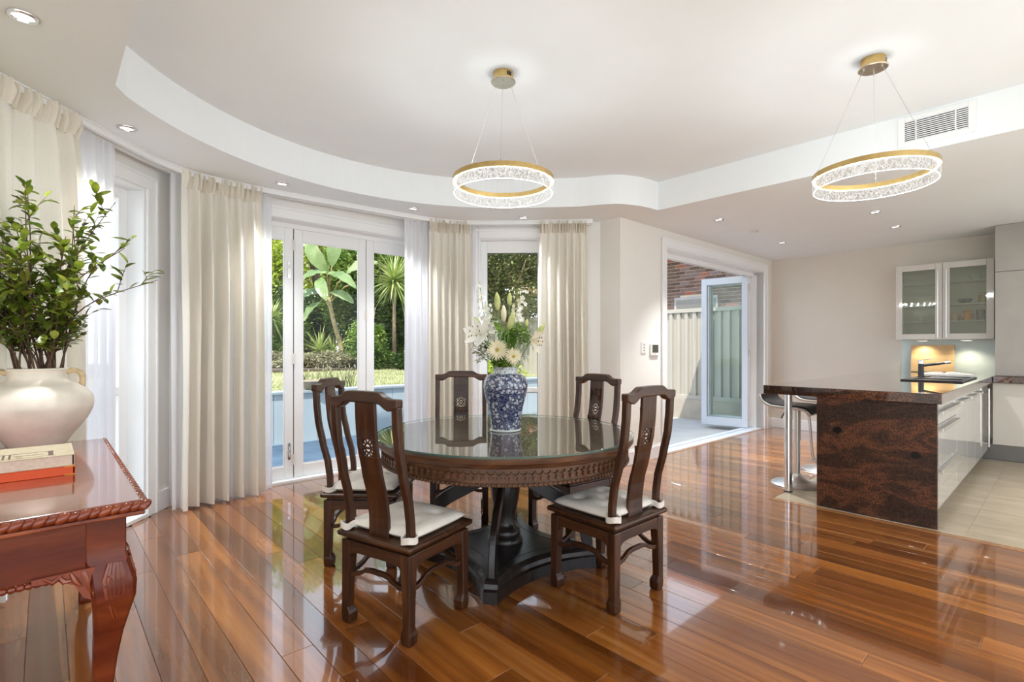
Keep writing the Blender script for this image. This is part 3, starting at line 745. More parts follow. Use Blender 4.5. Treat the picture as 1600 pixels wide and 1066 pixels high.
# planting helpers ------------------------------------------------
def leaf_cloud(n, rad, size, seed, shape=2.0, droop=0.0, flat=.5, cen=(0, 0, 0), lumps=6):
    r = random.Random(seed); mb = MB()
    L = []
    for k in range(lumps):
        L.append((Vector((r.uniform(-.55, .55)*rad[0], r.uniform(-.55, .55)*rad[1], r.uniform(-.55, .6)*rad[2])), r.uniform(.42, .62)))
    for i in range(n):
        c, s = r.choice(L)
        d = Vector((r.gauss(0, 1), r.gauss(0, 1), r.gauss(0, 1))).normalized()*(r.random()**.35)
        p = Vector(cen)+c+Vector((d.x*rad[0]*s, d.y*rad[1]*s, d.z*rad[2]*s))
        ax = Vector((r.gauss(0, 1), r.gauss(0, 1), r.gauss(0, flat)-droop)).normalized()
        sd_ = ax.cross(Vector((r.gauss(0, .5), r.gauss(0, .5), 1))).normalized()
        l = size*(.6+.8*r.random()); w = l/shape/2
        up = sd_.cross(ax)*l*.12
        mb.add([p, p+ax*l*.5+sd_*w+up, p+ax*l, p+ax*l*.5-sd_*w+up], [(0, 1, 2, 3)])
    return mb
def tree(name, label, cat, b, a, z, cen_h, rad, n, size, mat, seed, trunk=.12, group=None, shape=2.0, limbs=4):
    t = rthing(name, label, cat, b, a, z, group); r = random.Random(seed+99)
    fo = obj('foliage', leaf_cloud(n, rad, size, seed, shape, cen=(0, 0, cen_h), lumps=9), mat, t, fix=False); fo['kind'] = 'stuff'
    q = MB(); q.tube([(0, 0, -.15), (r.uniform(-.1, .1), r.uniform(-.1, .1), cen_h*.45), (r.uniform(-.2, .2), r.uniform(-.2, .2), cen_h)], [trunk, trunk*.8, trunk*.4], 8)
    obj('trunk', q, 'bark', t, smooth=True)
    for k in range(limbs):
        e = Vector((r.uniform(-.7, .7)*rad[0], r.uniform(-.6, .6)*rad[1], cen_h+r.uniform(-.1, .6)*rad[2]))
        q = MB(); q.tube([(0, 0, cen_h*.42), tuple(e*.5+Vector((0, 0, cen_h*.3))), tuple(e)], [trunk*.5, trunk*.3, trunk*.12], 6); obj('branch', q, 'bark', t, smooth=True)
    return t
ZL = .60
# garden bed
mb = MB(); mb.box(-6, 14, 13.6, 24, .58, .66); struct('garden_bed', mb, 'soil', ab=True)
# background trees
tree('tree', 'lime green leafy tree at the far left behind the spiky yucca', 'tree', 5.72, 19.82, ZL, 4.1, (1.5, 1.2, 2.0), 9500, 0.17, 'leaf_lime', 21, 0.16)
tree('tree', 'yellow-green tree rising above the banana plant', 'tree', 7.74, 19.33, ZL, 5.2, (2.2, 1.3, 2.0), 9500, 0.17, 'leaf_lime', 22, 0.2)
tree('tree', 'dark dense evergreen right behind the banana trunk', 'tree', 7.55, 16.66, ZL, 2.6, (1.0, 0.9, 2.0), 9500, 0.15, 'leaf_mid', 23, 0.14)
tree('tree', 'dark bushy evergreen behind the low spiky yucca', 'tree', 6.63, 17.78, ZL, 1.7, (1.1, 0.8, 1.2), 8000, 0.14, 'leaf_dark', 25, 0.12)
tree('tree', 'mid green tree behind the tall yucca', 'tree', 8.81, 16.33, ZL, 3.6, (1.4, 1.0, 2.4), 9500, 0.16, 'leaf_mid', 24, 0.16)
tree('tree', 'dark green tree right of the tall yucca, half behind the sheer curtain', 'tree', 9.45, 15.07, ZL, 2.6, (1.3, 1.0, 2.4), 8000, 0.15, 'leaf_dark', 29, 0.16)
tree('tree', 'olive green tree filling the top of the bay window', 'tree', 8.13, 9.09, ZL, 2.25, (1.1, 0.8, 1.15), 12000, 0.09, 'leaf_olive', 26, 0.12)
tree('tree', 'tall dark tree further back behind the bay window', 'tree', 10.66, 12.61, ZL, 3.4, (2.2, 1.4, 2.6), 9000, 0.15, 'leaf_dark', 27, 0.2)
tree('tree', 'broad lime tree at the back left of the garden', 'tree', 6.73, 25.68, ZL, 3.6, (3.0, 1.3, 3.8), 9500, 0.26, 'leaf_lime', 60, 0.22)
tree('tree', 'broad yellow-green tree at the back behind the banana plant', 'tree', 9.76, 22.9, ZL, 3.6, (3.0, 1.3, 3.8), 9500, 0.26, 'leaf_lime', 61, 0.22)
tree('tree', 'broad green tree at the back behind the tall yucca', 'tree', 12.59, 20.33, ZL, 3.6, (3.0, 1.3, 3.8), 9500, 0.26, 'leaf_mid', 62, 0.22)
tree('tree', 'broad dark tree far behind the bay window', 'tree', 16.06, 17.16, ZL, 3.6, (3.0, 1.3, 3.8), 9500, 0.26, 'leaf_dark', 63, 0.22)
def shrub(label, b, a, rad, n, size, mat, seed, name='shrub', group=None, shape=2.2):
    t = rthing(name, label, 'shrub', b, a, ZL, group)
    fo = obj('foliage', leaf_cloud(n, rad, size, seed, shape, cen=(0, 0, rad[2]*.85), lumps=8), mat, t, fix=False); fo['kind'] = 'stuff'
    q = MB()
    for k in range(5): q.tube([(0, 0, 0), (rad[0]*.5*cos(k*1.3), rad[1]*.5*sin(k*1.3), rad[2])], .012, 5)
    obj('stem', q, 'stem_brown', t)
shrub('leafy shrub below the left yucca in the first glass leaf', 5.17, 16.94, (0.7, 0.5, 0.62), 3500, 0.14, 'leaf_mid', 31)
shrub('dark glossy shrub right of the banana trunk', 7.27, 15.3, (0.5, 0.5, 0.8), 3500, 0.13, 'leaf_dark', 32)
shrub('deep green shrub below the tall yucca', 8.0, 14.63, (0.8, 0.6, 0.75), 3500, 0.14, 'leaf_dark', 33)
shrub('dark leafy shrub covering the trunk of the tall yucca', 6.90, 13.60, (.75, .35, .85), 5000, .11, 'leaf_mid', 38)
shrub('tall lime hedge plant filling the far left behind the yucca', 5.66, 18.67, (1.3, .7, 2.4), 9000, .15, 'leaf_lime', 34)
shrub('tall dark hedge plant behind the tall yucca', 8.08, 15.64, (1.1, .7, 1.6), 8000, .14, 'leaf_dark', 35)
shrub('dark hedge plant at the far right of the glass doors', 8.58, 14.64, (.9, .7, 1.5), 7000, .14, 'leaf_dark', 36)
shrub('mid green hedge plant between left yucca and low yucca', 6.04, 17.5, (.8, .6, 1.1), 6000, .13, 'leaf_mid', 37)
for k, (bb, aa, lab) in enumerate(((4.68, 16.03, 'grey-green ground cover at the far left of the flower bed'), (5.29, 15.48, 'grey-green ground cover left of the low yucca'), (5.96, 14.87, 'grey-brown ground cover before the low yucca'), (6.58, 14.3, 'grey-brown ground cover at the foot of the banana trunk'), (7.23, 13.71, 'dark ground cover below the tall yucca'), (7.89, 13.1, 'dark ground cover at the right end of the flower bed'))):
    shrub(lab, bb, aa, (.62, .42, .30), 3000, .09, 'leaf_ground' if k < 4 else 'leaf_dark', 40+k, 'ground_cover')
shrub('bright green shrub on the garden wall behind the vase', 6.5, 7.75, (.7, .4, .22), 1500, .09, 'leaf_lime', 47)
# yuccas: every strap leaf a part
strap = MB(); n_ = 6
for k in range(n_):
    pass
def strap_mesh(L, w, droop):
    mb = MB(); n = 6; vs = []
    for k in range(n+1):
        t = k/n; ww = w*(1-t)**.7*(.6+.9*min(t*3, .5)); z = -droop*L*t*t
        vs += [(-ww, L*t, z+.0), (0, L*t, z-.012*(1-t)), (ww, L*t, z)]
    fs = []
    for k in range(n):
        i = k*3; fs += [(i, i+1, i+4, i+3), (i+1, i+2, i+5, i+4)]
    mb.add(vs, fs); return mb
sm_y = [mesh_of('leaf', strap_mesh(.72, .024, d), 'leaf_yucca', True, False) for d in (.05, .18, .35)]
def rosette(parent, c, n, seed, sc=1.0, lo=-.9, hi=1.4, meshes=sm_y):
    r = random.Random(seed)
    for k in range(n):
        me = meshes[k % 3]; o = bpy.data.objects.new('leaf', me); COL.objects.link(o); o.parent = parent
        el = lo+(hi-lo)*(k+r.random())/n; az = k*2.399+r.random()*.3
        o.location = c; o.rotation_euler = (el, 0, az); s = sc*(.75+.35*r.random()); o.scale = (s, s, s)
def yucca(label, b, a, heads, seed, sc=1.0):
    t = rthing('yucca', label, 'yucca', b, a, ZL)
    q = MB()
    for (x, y, z, n) in heads: q.tube([(0, 0, -.1), (x*.6, y*.6, z*.5), (x, y, z)], [.07, .055, .05], 7)
    obj('trunk', q, 'bark', t, smooth=True)
    for i, (x, y, z, n) in enumerate(heads): rosette(t, (x, y, z), n, seed+i, sc)
yucca('spiky yucca above the leafy shrub in the left glass leaf', 5.24, 16.87, [(0, 0, 1.55, 90)], 51, 1.15)
yucca('low spiky yucca in front of the banana trunk', 6.11, 15.27, [(0, 0, .55, 80), (.45, .1, .45, 40)], 52, 1.15)
yucca('tall spiky yucca filling the right glass leaf', 7.76, 13.76, [(0, 0, 2.65, 130)], 53, 1.5)
# strelitzia / banana-like plant with paddle leaves
def paddle_mesh(L, w, seed):
    r = random.Random(seed); mb = MB(); n = 10
    vs = []; fs = []
    for k in range(n+1):
        t = k/n; ww = w*sin(pi*min(1, t*.96+.02))**.65; z = .10*L*sin(pi*t)-.10*L*t*t
        wav = .02*sin(k*2.1)
        vs += [(-ww, L*t, z+.30*ww+wav), (0, L*t, z), (ww, L*t, z+.30*ww-wav)]
    for k in range(n):
        i = k*3; fs += [(i, i+1, i+4, i+3), (i+1, i+2, i+5, i+4)]
    return mb.add(vs, fs)
pm = [mesh_of('leaf', paddle_mesh(1.0, .19, s), 'leaf_banana', True, False) for s in range(3)]
bt = thing('banana_plant', 'tall paddle-leaved banana plant leaning over the flower bed', 'banana plant', (-5.23, 15.8, ZL))
top = Vector((-.45, 0, 2.2))
q = MB(); q.tube([(.06, 0, -.1), (-.02, 0, .6), (-.26, 0, 1.4), tuple(top)], [.10, .085, .07, .06], 8); obj('trunk', q, 'banana_trunk', bt, smooth=True)
r = random.Random(4)
def bleaf(tip_dir, nrm, sc, base, k):
    y = Vector(tip_dir).normalized(); n_ = Vector(nrm); x = y.cross(n_).normalized(); z = x.cross(y)
    M = Matrix((x, y, z)).transposed().to_4x4()
    o = bpy.data.objects.new('leaf', pm[k % 3]); COL.objects.link(o); o.parent = bt; o.rotation_euler = M.to_euler(); o.location = top+Vector(base); o.scale = (sc, sc, sc)
    q = MB(); e = top+Vector(base); q.tube([tuple(top-Vector((0, 0, .25))), tuple((top+e)/2+Vector((0, 0, .04))), tuple(e)], .024, 5); obj('leaf_stalk', q, 'banana_trunk', bt)
for k, (td, nm, sc, base) in enumerate((
    ((-.55, -.1, .85), (-.2, -1, .1), 1.25, (.05, -.1, .75)), ((.15, .1, 1), (.2, -1, .1), 1.15, (.12, 0, .95)), ((-.75, -.3, -.25), (-.1, -.6, .8), 1.0, (.1, -.1, .75)),
    ((.75, -.2, -.30), (.2, -.6, .8), 1.05, (.05, -.2, .70)), ((.35, -.5, -.6), (-.1, -1, .5), .95, (-.15, -.3, .55)), ((-.9, -.2, -.2), (0, -.7, .7), .95, (-.1, 0, .15)),
    ((.9, -.3, -.35), (0, -.7, .7), .85, (.1, 0, .15)), ((-.6, -.3, -.75), (-.3, -.8, .4), .75, (-.25, 0, -.15)), ((.8, 0, .35), (-.2, -.8, .5), 1.0, (.55, .1, .75)), ((.5, .1, .8), (.3, -.9, .2), .7, (.95, .2, .55)))):
    bleaf(td, nm, sc, base, k)
for k, (x, y, h) in enumerate(((.35, .2, 2.0), (.55, .1, 1.7), (.75, .3, 1.9), (.2, .3, 1.6))):
    q = MB(); q.tube([(x, y, -.1), (x+.05, y, h*.5), (x+.18, y, h)], [.03, .025, .015], 6); obj('leaf_stalk', q, 'banana_trunk', bt, smooth=True)
# pot with lavender on the garden wall
t = rthing('stone_pot', 'low stone bowl standing on the cap of the garden wall', 'plant pot', 2.78, 7.165, .655)
mb = MB(); mb.lathe([(.10, 0), (.12, .02), (.19, .10), (.215, .125), (.20, .13), (.17, .10)], 20); obj('bowl', mb, 'pot_stone', t, smooth=True, auto=50)
mb = MB(); mb.lathe([(.19, .108), (.02, .112)], 14); obj('soil', mb, 'soil', t)
t = rthing('lavender', 'wispy lavender plant growing behind the stone bowl', 'plant', 3.15, 7.5, .60)
q = MB(); fl_ = MB(); r = random.Random(8)
for k in range(60):
    x, y = r.uniform(-.45, .45), r.uniform(-.1, .15); h = r.uniform(.16, .36); lx = r.uniform(-.08, .08)
    q.tube([(x, y, 0), (x+lx*.5, y, h*.6), (x+lx, y, h)], .004, 4); fl_.ball((x+lx, y, h), (.010, .010, .025), 5, 4)
o = obj('stem', q, 'leaf_olive', t); o['kind'] = 'stuff'; o = obj('flower_head', fl_, 'leaf_ground', t); o['kind'] = 'stuff'
# dark timber fence behind the garden at left, seen under the lime tree
t = rthing('timber_fence', 'dark garden fence with a pale rail behind the left yucca', 'fence', 5.72, 18.07, ZL)
for k in range(12):
    q = MB(); q.box(-2.2+k*.36, -1.86+k*.36, 0, .03, 0, 1.95); obj('board', q, 'eave_paint', t)
q = MB(); q.box(-2.2, 2.2, -.04, .06, 1.95, 2.06); obj('rail', q, 'concrete', t)

# ---- side fence of ribbed steel along b = 8.64, on a concrete plinth
mb = MB(); mb.box(8.62, 8.80, -1.0, 12.5, -.06, .305); struct('fence_plinth', mb, 'plinth_concrete', ab=True)
t = rthing('steel_fence', 'cream ribbed steel fence on a concrete plinth outside the open doors', 'fence', 8.66, 0, .305)
def sheet_mb(L, z0, z1):
    prof = []; pitch = .155; x = 0
    while x < L-1e-6:
        for dx, dy in ((0, 0), (.045, 0), (.062, .038), (.125, .038), (.142, 0)): prof.append((min(x+dx, L), dy))
        x += pitch
    prof.append((L, 0))
    mb = MB()
    n = len(prof); vs = [(y, x, z) for z in (z0, z1) for x, y in prof]+[(y+.003, x, z) for z in (z0, z1) for x, y in prof]
    fs = []
    for i in range(n-1): fs += [(i, i+1, n+i+1, n+i), (2*n+i, 3*n+i, 3*n+i+1, 2*n+i+1), (n+i, n+i+1, 3*n+i+1, 3*n+i)]
    return mb.add(vs, fs)
sm_ = mesh_of('fence_sheet', sheet_mb(.775, .07, 1.58), 'fence_steel', False)
for k in range(14):
    o = bpy.data.objects.new('fence_sheet', sm_); COL.objects.link(o); o.parent = t; o.location = (0, .7+k*.78, 0)
q = MB(); q.box(-.015, .06, -.5, 12, 1.575, 1.645); obj('top_rail', q, 'fence_steel', t, bevel=.004)
q = MB(); q.box(-.012, .06, -.5, 12, 0, .075); obj('bottom_rail', q, 'fence_steel', t, bevel=.004)
for k in range(6):
    q = MB(); q.box(-.01, .05, .66+k*2.34, .70+k*2.34, .07, 1.6); obj('post', q, 'fence_steel', t)
# ---- neighbour's brick house beyond the fence, wall plane b = 10.3
t = rthing('neighbour_house', 'brown brick house with dark eave beyond the steel fence', 'house', 10.3, 0, 0)
mb = MB(); mb.box(.012, .3, .5, 8.2, -.1, 3.45); obj('wall', mb, 'mortar', t)
bl, bh = .216, .0635; pl, ph = .228, .0755
br = MB(); br.box(0, .014, 0, bl, 0, bh)
bme = mesh_of('brick', br, 'brick')
nbk = 0; z = 3.37-ph*20
for row in range(20):
    y = 4.0+(row % 2)*pl/2
    while y < 7.2 and nbk < 300:
        zz = z+row*ph
        in_win = (4.95 < y < 5.75 and zz < 2.32)
        if not in_win:
            o = bpy.data.objects.new('brick', bme); COL.objects.link(o); o.parent = t; o.location = (.003, y, zz); nbk += 1
        y += pl
q = MB(); q.box(-.01, .05, 4.96, 5.95, 1.4, 2.34); w_ = obj('window', q, 'concrete', t); q = MB(); q.box(-.014, -.009, 5.0, 5.9, 1.45, 2.28); obj('pane', q, 'kick_grey', w_)
q = MB(); q.box(-.55, .4, .5, 8.6, 3.40, 3.56); obj('eave', q, 'eave_paint', t)
q = MB(); q.add([(-.6, .5, 3.56), (3, .5, 5.4), (3, 8.6, 5.4), (-.6, 8.6, 3.56), (-.6, .5, 3.46), (3, .5, 5.3), (3, 8.6, 5.3), (-.6, 8.6, 3.46)], [(0, 1, 2, 3), (4, 7, 6, 5), (0, 3, 7, 4), (1, 5, 6, 2), (0, 4, 5, 1), (3, 2, 6, 7)]); obj('roof', q, 'roof_tile', t)
# second neighbour glimpsed through the bay window
t = rthing('far_house', 'red-roofed brick house glimpsed between trees through the bay window', 'house', 12.2, 15.2, .3)
q = MB(); q.box(-.8, 2.6, 0, 3, -.3, 3.2); obj('wall', q, 'brick', t)
q = MB(); q.box(-.2, .6, -.03, .02, 1.0, 2.3); w_ = obj('window', q, 'trim_paint', t); q = MB(); q.box(-.12, .52, -.04, -.028, 1.1, 2.2); obj('pane', q, 'kick_grey', w_)
q = MB(); q.loft([[(-1.2, -.5, 3.2), (3, -.5, 3.2), (3, 3.5, 3.2), (-1.2, 3.5, 3.2)], [(.2, .9, 4.3), (1.6, .9, 4.3), (1.6, 2.0, 4.3), (.2, 2.0, 4.3)]]); obj('roof', q, 'roof_tile', t)
# ================================================================ CURTAINS
TRK = catmull([(-2.575, 1.6, 0), (-2.575, 2.6, 0), (-2.575, 3.45, 0), (-2.555, 3.78, 0), (-2.44, 4.05, 0), (-2.13, 4.38, 0), (-1.55, 4.86, 0), (-1.0, 5.29, 0), (-.72, 5.46, 0), (-.40, 5.525, 0), (.25, 5.50, 0), (.90, 5.455, 0)], 14)
def resample(P, step=.02):
    out = [P[0].copy()]; acc = 0
    for p, q in zip(P[:-1], P[1:]):
        d = (q-p).length; t = step-acc
        while t <= d: out.append(p.lerp(q, t/d)); t += step
        acc = (acc+d) % step
    return out
TR = resample(TRK, .01)
def tnear(x, y): return min(range(len(TR)), key=lambda i: (TR[i]-Vector((x, y, 0))).length)
def toff(i, off):
    i = max(1, min(len(TR)-2, i)); t = (TR[i+1]-TR[i-1]).normalized(); nrm = Vector((t.y, -t.x, 0))   # towards the room
    return TR[i]+nrm*off
def tpath(s, off):
    i = int(s); f = s-i; return toff(i, off).lerp(toff(i+1, off), f)
t = thing('curtain_track', 'white double curtain track curving round the bay under the ceiling', 'curtain track', (0, 0, 0))
for off, nm in ((.032, 'front_rail'), (-.030, 'back_rail')):
    q = MB(); secs = []
    for i in range(0, len(TR), 6):
        p0, p1 = toff(i, off-.014), toff(i, off+.014)
        secs.append([(p0.x, p0.y, LC-.042), (p1.x, p1.y, LC-.042), (p1.x, p1.y, LC-.008), (p0.x, p0.y, LC-.008)])
    q.loft(secs); obj(nm, q, 'trim_paint', t)
q = MB(); secs = []
for i in range(0, len(TR), 6):
    p0, p1 = toff(i, -.055), toff(i, .055); secs.append([(p0.x, p0.y, LC-.010), (p1.x, p1.y, LC-.010), (p1.x, p1.y, LC-.0005), (p0.x, p0.y, LC-.0005)])
q.loft(secs); obj('mounting_strip', q, 'trim_paint', t)

def curtain(label, p0, p1, off, amp, folds, seed, sheer=False, flare=0.0, ztop=LC-.012, zbot=.015, group=None):
    i0, i1 = tnear(*p0), tnear(*p1)
    r = random.Random(seed)
    ph = [r.uniform(0, 6.28) for _ in range(6)]; nu = folds*14; nv = 22
    mid = tpath((i0+i1)/2, off)
    t = thing('sheer_curtain' if sheer else 'drape', label, 'curtain', (mid.x, mid.y, 0), 0, group)
    wd = [r.uniform(.75, 1.3) for _ in range(folds+1)]; tot = sum(wd[:folds]); cum = [0]
    for k in range(folds): cum.append(cum[-1]+wd[k]/tot)
    def phase(u):
        for k in range(folds):
            if u <= cum[k+1]: return k+(u-cum[k])/(cum[k+1]-cum[k])
        return folds
    am = [r.uniform(.7, 1.25) for _ in range(folds+2)]
    lean = [r.uniform(-.25, .25) for _ in range(folds+2)]
    def P(u, z, hd=False):
        dz = (ztop-z)/(ztop-zbot)
        span = (i1-i0); uc = .5+(u-.5)*(1+flare*dz**.7)
        s = i0+uc*span; q = phase(u); k = int(min(q, folds)); 
        a = amp*am[k]*(.45+.75*min(1, dz*2.2)) if not hd else amp*.45
        w = sin(2*pi*q+.35*sin(2*dz+ph[0]))
        sharp = w*(1-.25*abs(w))*1.3
        o = off+a*sharp+.25*a*sin(2*pi*q*.37+ph[1]+dz*2)
        if hd: o += .011*sin(2*pi*q*3+ph[2])+.006*sin(2*pi*q*5.3+ph[3])
        s2 = s+lean[k]*dz*4*sin(pi*(q-k))+.3*100*a*cos(2*pi*q)*.22
        p = tpath(max(2, min(len(TR)-3, s2)), o); return p
    zh = ztop-(.125 if not sheer else .06)
    def f1(u, v):
        z = zh+(zbot-zh)*v; p = P(u, z)
        pin = math.exp(-v*60)
        if pin > .02 and not sheer:
            c = tpath(max(2, min(len(TR)-3, i0+(.5+(u-.5))*(i1-i0))), off); p = p.lerp(c+ (p-c)*.55, pin)
        if z < .25: z += .004*sin(u*40)
        return (p.x-mid.x, p.y-mid.y, z)
    mb = MB(); mb.grid(f1, nu, nv)
    obj('panel', mb, 'sheer_cloth' if sheer else 'drape_cloth', t, smooth=True, fix=False)
    def f2(u, v):
        z = ztop+.006*sin(u*folds*17+ph[4])*(1-v)+(zh-.006-ztop)*v; p = P(u, zh, not sheer)
        if not sheer:
            c = tpath(max(2, min(len(TR)-3, i0+u*(i1-i0))), off); d = (tpath(max(2, min(len(TR)-3, i0+u*(i1-i0))), off+.1)-c).normalized()
            q = phase(u); ruf = .022*sin(2*pi*q*2.6+ph[5])+.014*sin(2*pi*q*4.7+ph[3])+.008*sin(2*pi*q*8+v*3)
            p = p.lerp(c, .35)+d*(.014*sin(pi*min(1, v*1.15))*(1+.8*sin(2*pi*q*3+ph[5]))+ruf*(1-.55*v))
        return (p.x-mid.x, p.y-mid.y, z)
    mb = MB(); mb.grid(f2, nu*2, 8)
    obj('heading', mb, 'sheer_cloth' if sheer else 'drape_heading', t, smooth=True, fix=False)
    return t
curtain('cream drape at the far left behind the leafy branches', (-2.575, 2.1), (-2.575, 3.0), .04, .058, 8, 1, flare=.05)
curtain('cream drape hanging in the corner left of the glass doors', (-2.535, 3.88), (-2.16, 4.36), .04, .056, 6, 2, flare=.10)
curtain('cream drape between the glass doors and the bay window', (-.88, 5.36), (-.44, 5.52), .035, .046, 6, 3, flare=.06)
curtain('cream drape right of the bay window beside the pier', (.30, 5.50), (.79, 5.465), .035, .046, 6, 4, flare=.10)
curtain('white sheer curtain over the left window beside the leafy branches', (-2.575, 2.9), (-2.575, 3.36), -.03, .026, 7, 5, True, .0)
curtain('white sheer curtain behind the corner drape', (-2.55, 3.85), (-2.075, 4.43), -.03, .020, 9, 6, True)
curtain('white sheer curtain at the right end of the glass doors', (-1.09, 5.22), (-.36, 5.53), -.03, .026, 10, 7, True)

# ================================================================ RING PENDANTS
def pendant(x, y, label, R_=.30, zb=2.153, rot=0):
    t = thing('ring_pendant', label, 'pendant light', (x, y, zb), rot)
    q = MB(); q.ring(R_-.020, R_, .066, .094, 72); obj('brass_band', q, 'brass', t, smooth=True, auto=40)
    q = MB(); q.ring(R_-.015, R_-.002, .0, .066, 96); obj('acrylic_band', q, 'crackle_acrylic', t, smooth=True, auto=40)
    q = MB()
    for zz in (.064, .001):
        q.tube([((R_-.0085)*cos(2*pi*i/72), (R_-.0085)*sin(2*pi*i/72), zz) for i in range(72)], .0015, 6, True)
    obj('led_strip', q, 'led_strip', t, smooth=True)
    for k in range(16):
        a = 2*pi*(k+.5)/16; ld = bpy.data.lights.new('ring_lamp', 'POINT'); ld.energy = RING/16; ld.shadow_soft_size = .012; ld.color = (.90, .975, 1.0)
        lo = bpy.data.objects.new('ring_lamp', ld); COL.objects.link(lo); lo.parent = t; lo.location = ((R_-.0085)*cos(a), (R_-.0085)*sin(a), .033)
    h = UC-zb
    q = MB(); q.lathe([(.060, h), (.060, h-.052)], 40); ca = obj('canopy', q, 'brass', t, smooth=True, auto=40)
    q = MB(); q.lathe([(.073, h-.052), (.074, h-.056), (.070, h-.060), (.0, h-.060)], 40); obj('canopy_plate', q, 'brass_flange', ca, smooth=True, auto=40)
    q = MB()
    for k in range(3):
        a = radians(-62+k*10); q.box(-.004, .004, -.002, .002, h-.036, h-.014, Matrix.Translation((.0605*cos(a), .0605*sin(a), 0)) @ Matrix.Rotation(a+pi/2, 4, 'Z'))
    obj('vent_slot', q, 'black_plastic', ca)
    for k in range(3):
        a = radians(-90+120*k)
        q = MB(); q.tube([(.05*cos(a), .05*sin(a), h-.06), ((R_-.01)*cos(a), (R_-.01)*sin(a), .098)], .0011, 5); w_ = obj('wire', q, 'wire_steel', t)
        q = MB(); q.tube([((R_-.01)*cos(a), (R_-.01)*sin(a), .092), ((R_-.01)*cos(a), (R_-.01)*sin(a), .106)], .0045, 8); obj('ferrule', q, 'chrome', w_)
        q = MB(); q.tube([(.05*cos(a), .05*sin(a), h-.06), (.05*cos(a), .05*sin(a), h-.070)], .004, 8); obj('ferrule', q, 'chrome', w_)
    return t
pendant(-.052, 3.05, 'brass and crackled acrylic ring pendant over the dining table', rot=radians(-2))
pendant(2.045, 2.90, 'brass and crackled acrylic ring pendant in front of the air vent', rot=radians(22))

# ================================================================ DINING TABLE
TX, TY, TZ = -.040, 3.0, .745
TR_ = .735
t = thing('dining_table', 'round carved dark wood pedestal dining table under a glass top', 'table', (TX, TY, 0))
q = MB(); q.lathe([(TR_-.075, .690), (TR_-.03, .694), (TR_-.018, .700), (TR_-.012, .712), (TR_-.004, .720), (TR_-.002, .732), (TR_-.010, .742), (TR_-.02, .745), (.0, .745)], 120); obj('tabletop', q, 'table_walnut', t, smooth=True, auto=35)
q = MB(); q.ring(TR_-.075, TR_-.040, .622, .692, 120); q.ring(TR_-.07, TR_-.034, .612, .626, 120); obj('apron', q, 'table_walnut', t, smooth=True, auto=35)
# carved tulip motifs round the apron, one by one
pts = [(-.0105, -.005), (-.0115, .003), (-.006, .012), (-.0165, .018), (-.0165, .023), (-.0055, .026), (0, .037), (.0055, .026), (.0165, .023), (.0165, .018), (.006, .012), (.0115, .003), (.0105, -.005), (.0, -.010)]
q = MB(); q.loft([[(x, 0, z) for x, z in pts], [(x*.85, -.009, z*.9+.001) for x, z in pts]])
mm = mesh_of('carved_motif', q, 'table_walnut')
N = 120
for k in range(N):
    a = 2*pi*k/N; o = bpy.data.objects.new('carved_motif', mm); COL.objects.link(o); o.parent = t
    o.location = ((TR_-.0395)*cos(a), (TR_-.0395)*sin(a), .646); o.rotation_euler = (0, 0, a+pi/2)
q = MB()
for k in range(184):
    a = 2*pi*k/184; q.ball(((TR_-.034)*cos(a), (TR_-.034)*sin(a), .619), .0092, 6, 5)
o = obj('bead', q, 'table_walnut', t, smooth=True); o['kind'] = 'stuff'
q = MB(); q.lathe([(.100, .105), (.104, .120), (.098, .140), (.088, .150), (.092, .17), (.086, .19), (.066, .205), (.060, .23), (.066, .29), (.082, .37), (.088, .43), (.084, .48), (.068, .54), (.060, .58), (.078, .60), (.095, .615), (.095, .70)], 32)
obj('column', q, 'ebony', t, smooth=True, auto=50)
# concave square plinth
def plinth(r, sag, ch, n=10):
    out = []
    for k in range(4):
        a0 = radians(-97+90*k); a1 = a0+pi/2
        tip = Vector((cos(a0), sin(a0)))*r; tan = Vector((-sin(a0), cos(a0)))*ch; nx = Vector((cos(a1), sin(a1)))*r; tn = Vector((-sin(a1), cos(a1)))*ch
        A, B = tip+tan, nx-tn
        out.append(tuple(tip-tan))
        mid = (A+B)/2; c = mid*(1-sag/mid.length)*1.0
        for i in range(n):
            u = i/n; p = A*(1-u)**2+(c*2-mid)*2*u*(1-u)+B*u*u; out.append((p.x, p.y))
    return out
pl_ = [(plinth(.535, .09, .035), .0), (plinth(.535, .09, .035), .058), (plinth(.520, .095, .034), .066), (plinth(.515, .095, .034), .088), (plinth(.500, .098, .032), .100), (plinth(.492, .10, .03), .106)]
q = MB(); q.loft([[(x, y, z) for x, y in P] for P, z in pl_]); obj('plinth', q, 'ebony', t)
q = MB(); P = plinth(.40, .085, .02); P2 = plinth(.392, .085, .02); n = len(P)
q.loft([[(P[i][0], P[i][1], .1055), (P[i][0], P[i][1], .108), (P2[i][0], P2[i][1], .108), (P2[i][0], P2[i][1], .1055)] for i in range(n)], False, True); obj('plinth_inlay', q, 'ebony', t)
for k in range(4):
    a = radians(-97+90*k); cv = catmull([(.070, 0, .520), (.14, 0, .465), (.25, 0, .405), (.35, 0, .350), (.425, 0, .280), (.462, 0, .195), (.478, 0, .105)], 5)
    q = MB(); secs = []
    for i, p in enumerate(cv):
        tg = (cv[min(i+1, len(cv)-1)]-cv[max(i-1, 0)]).normalized(); nn = Vector((tg.z, 0, -tg.x)); w = .030+.010*sin(pi*i/(len(cv)-1))
        secs.append([(p+nn*w+Vector((0, y, 0))) if sgn > 0 else (p-nn*w+Vector((0, y, 0))) for y, sgn in ((-.017, 1), (.017, 1), (.017, -1), (-.017, -1))])
    q.loft(secs); obj('scroll_bracket', q, 'ebony', t, rz=a, bevel=.005)
t = thing('glass_tabletop', 'round clear glass sheet lying on the carved dining table', 'glass top', (TX, TY, TZ+.0005))
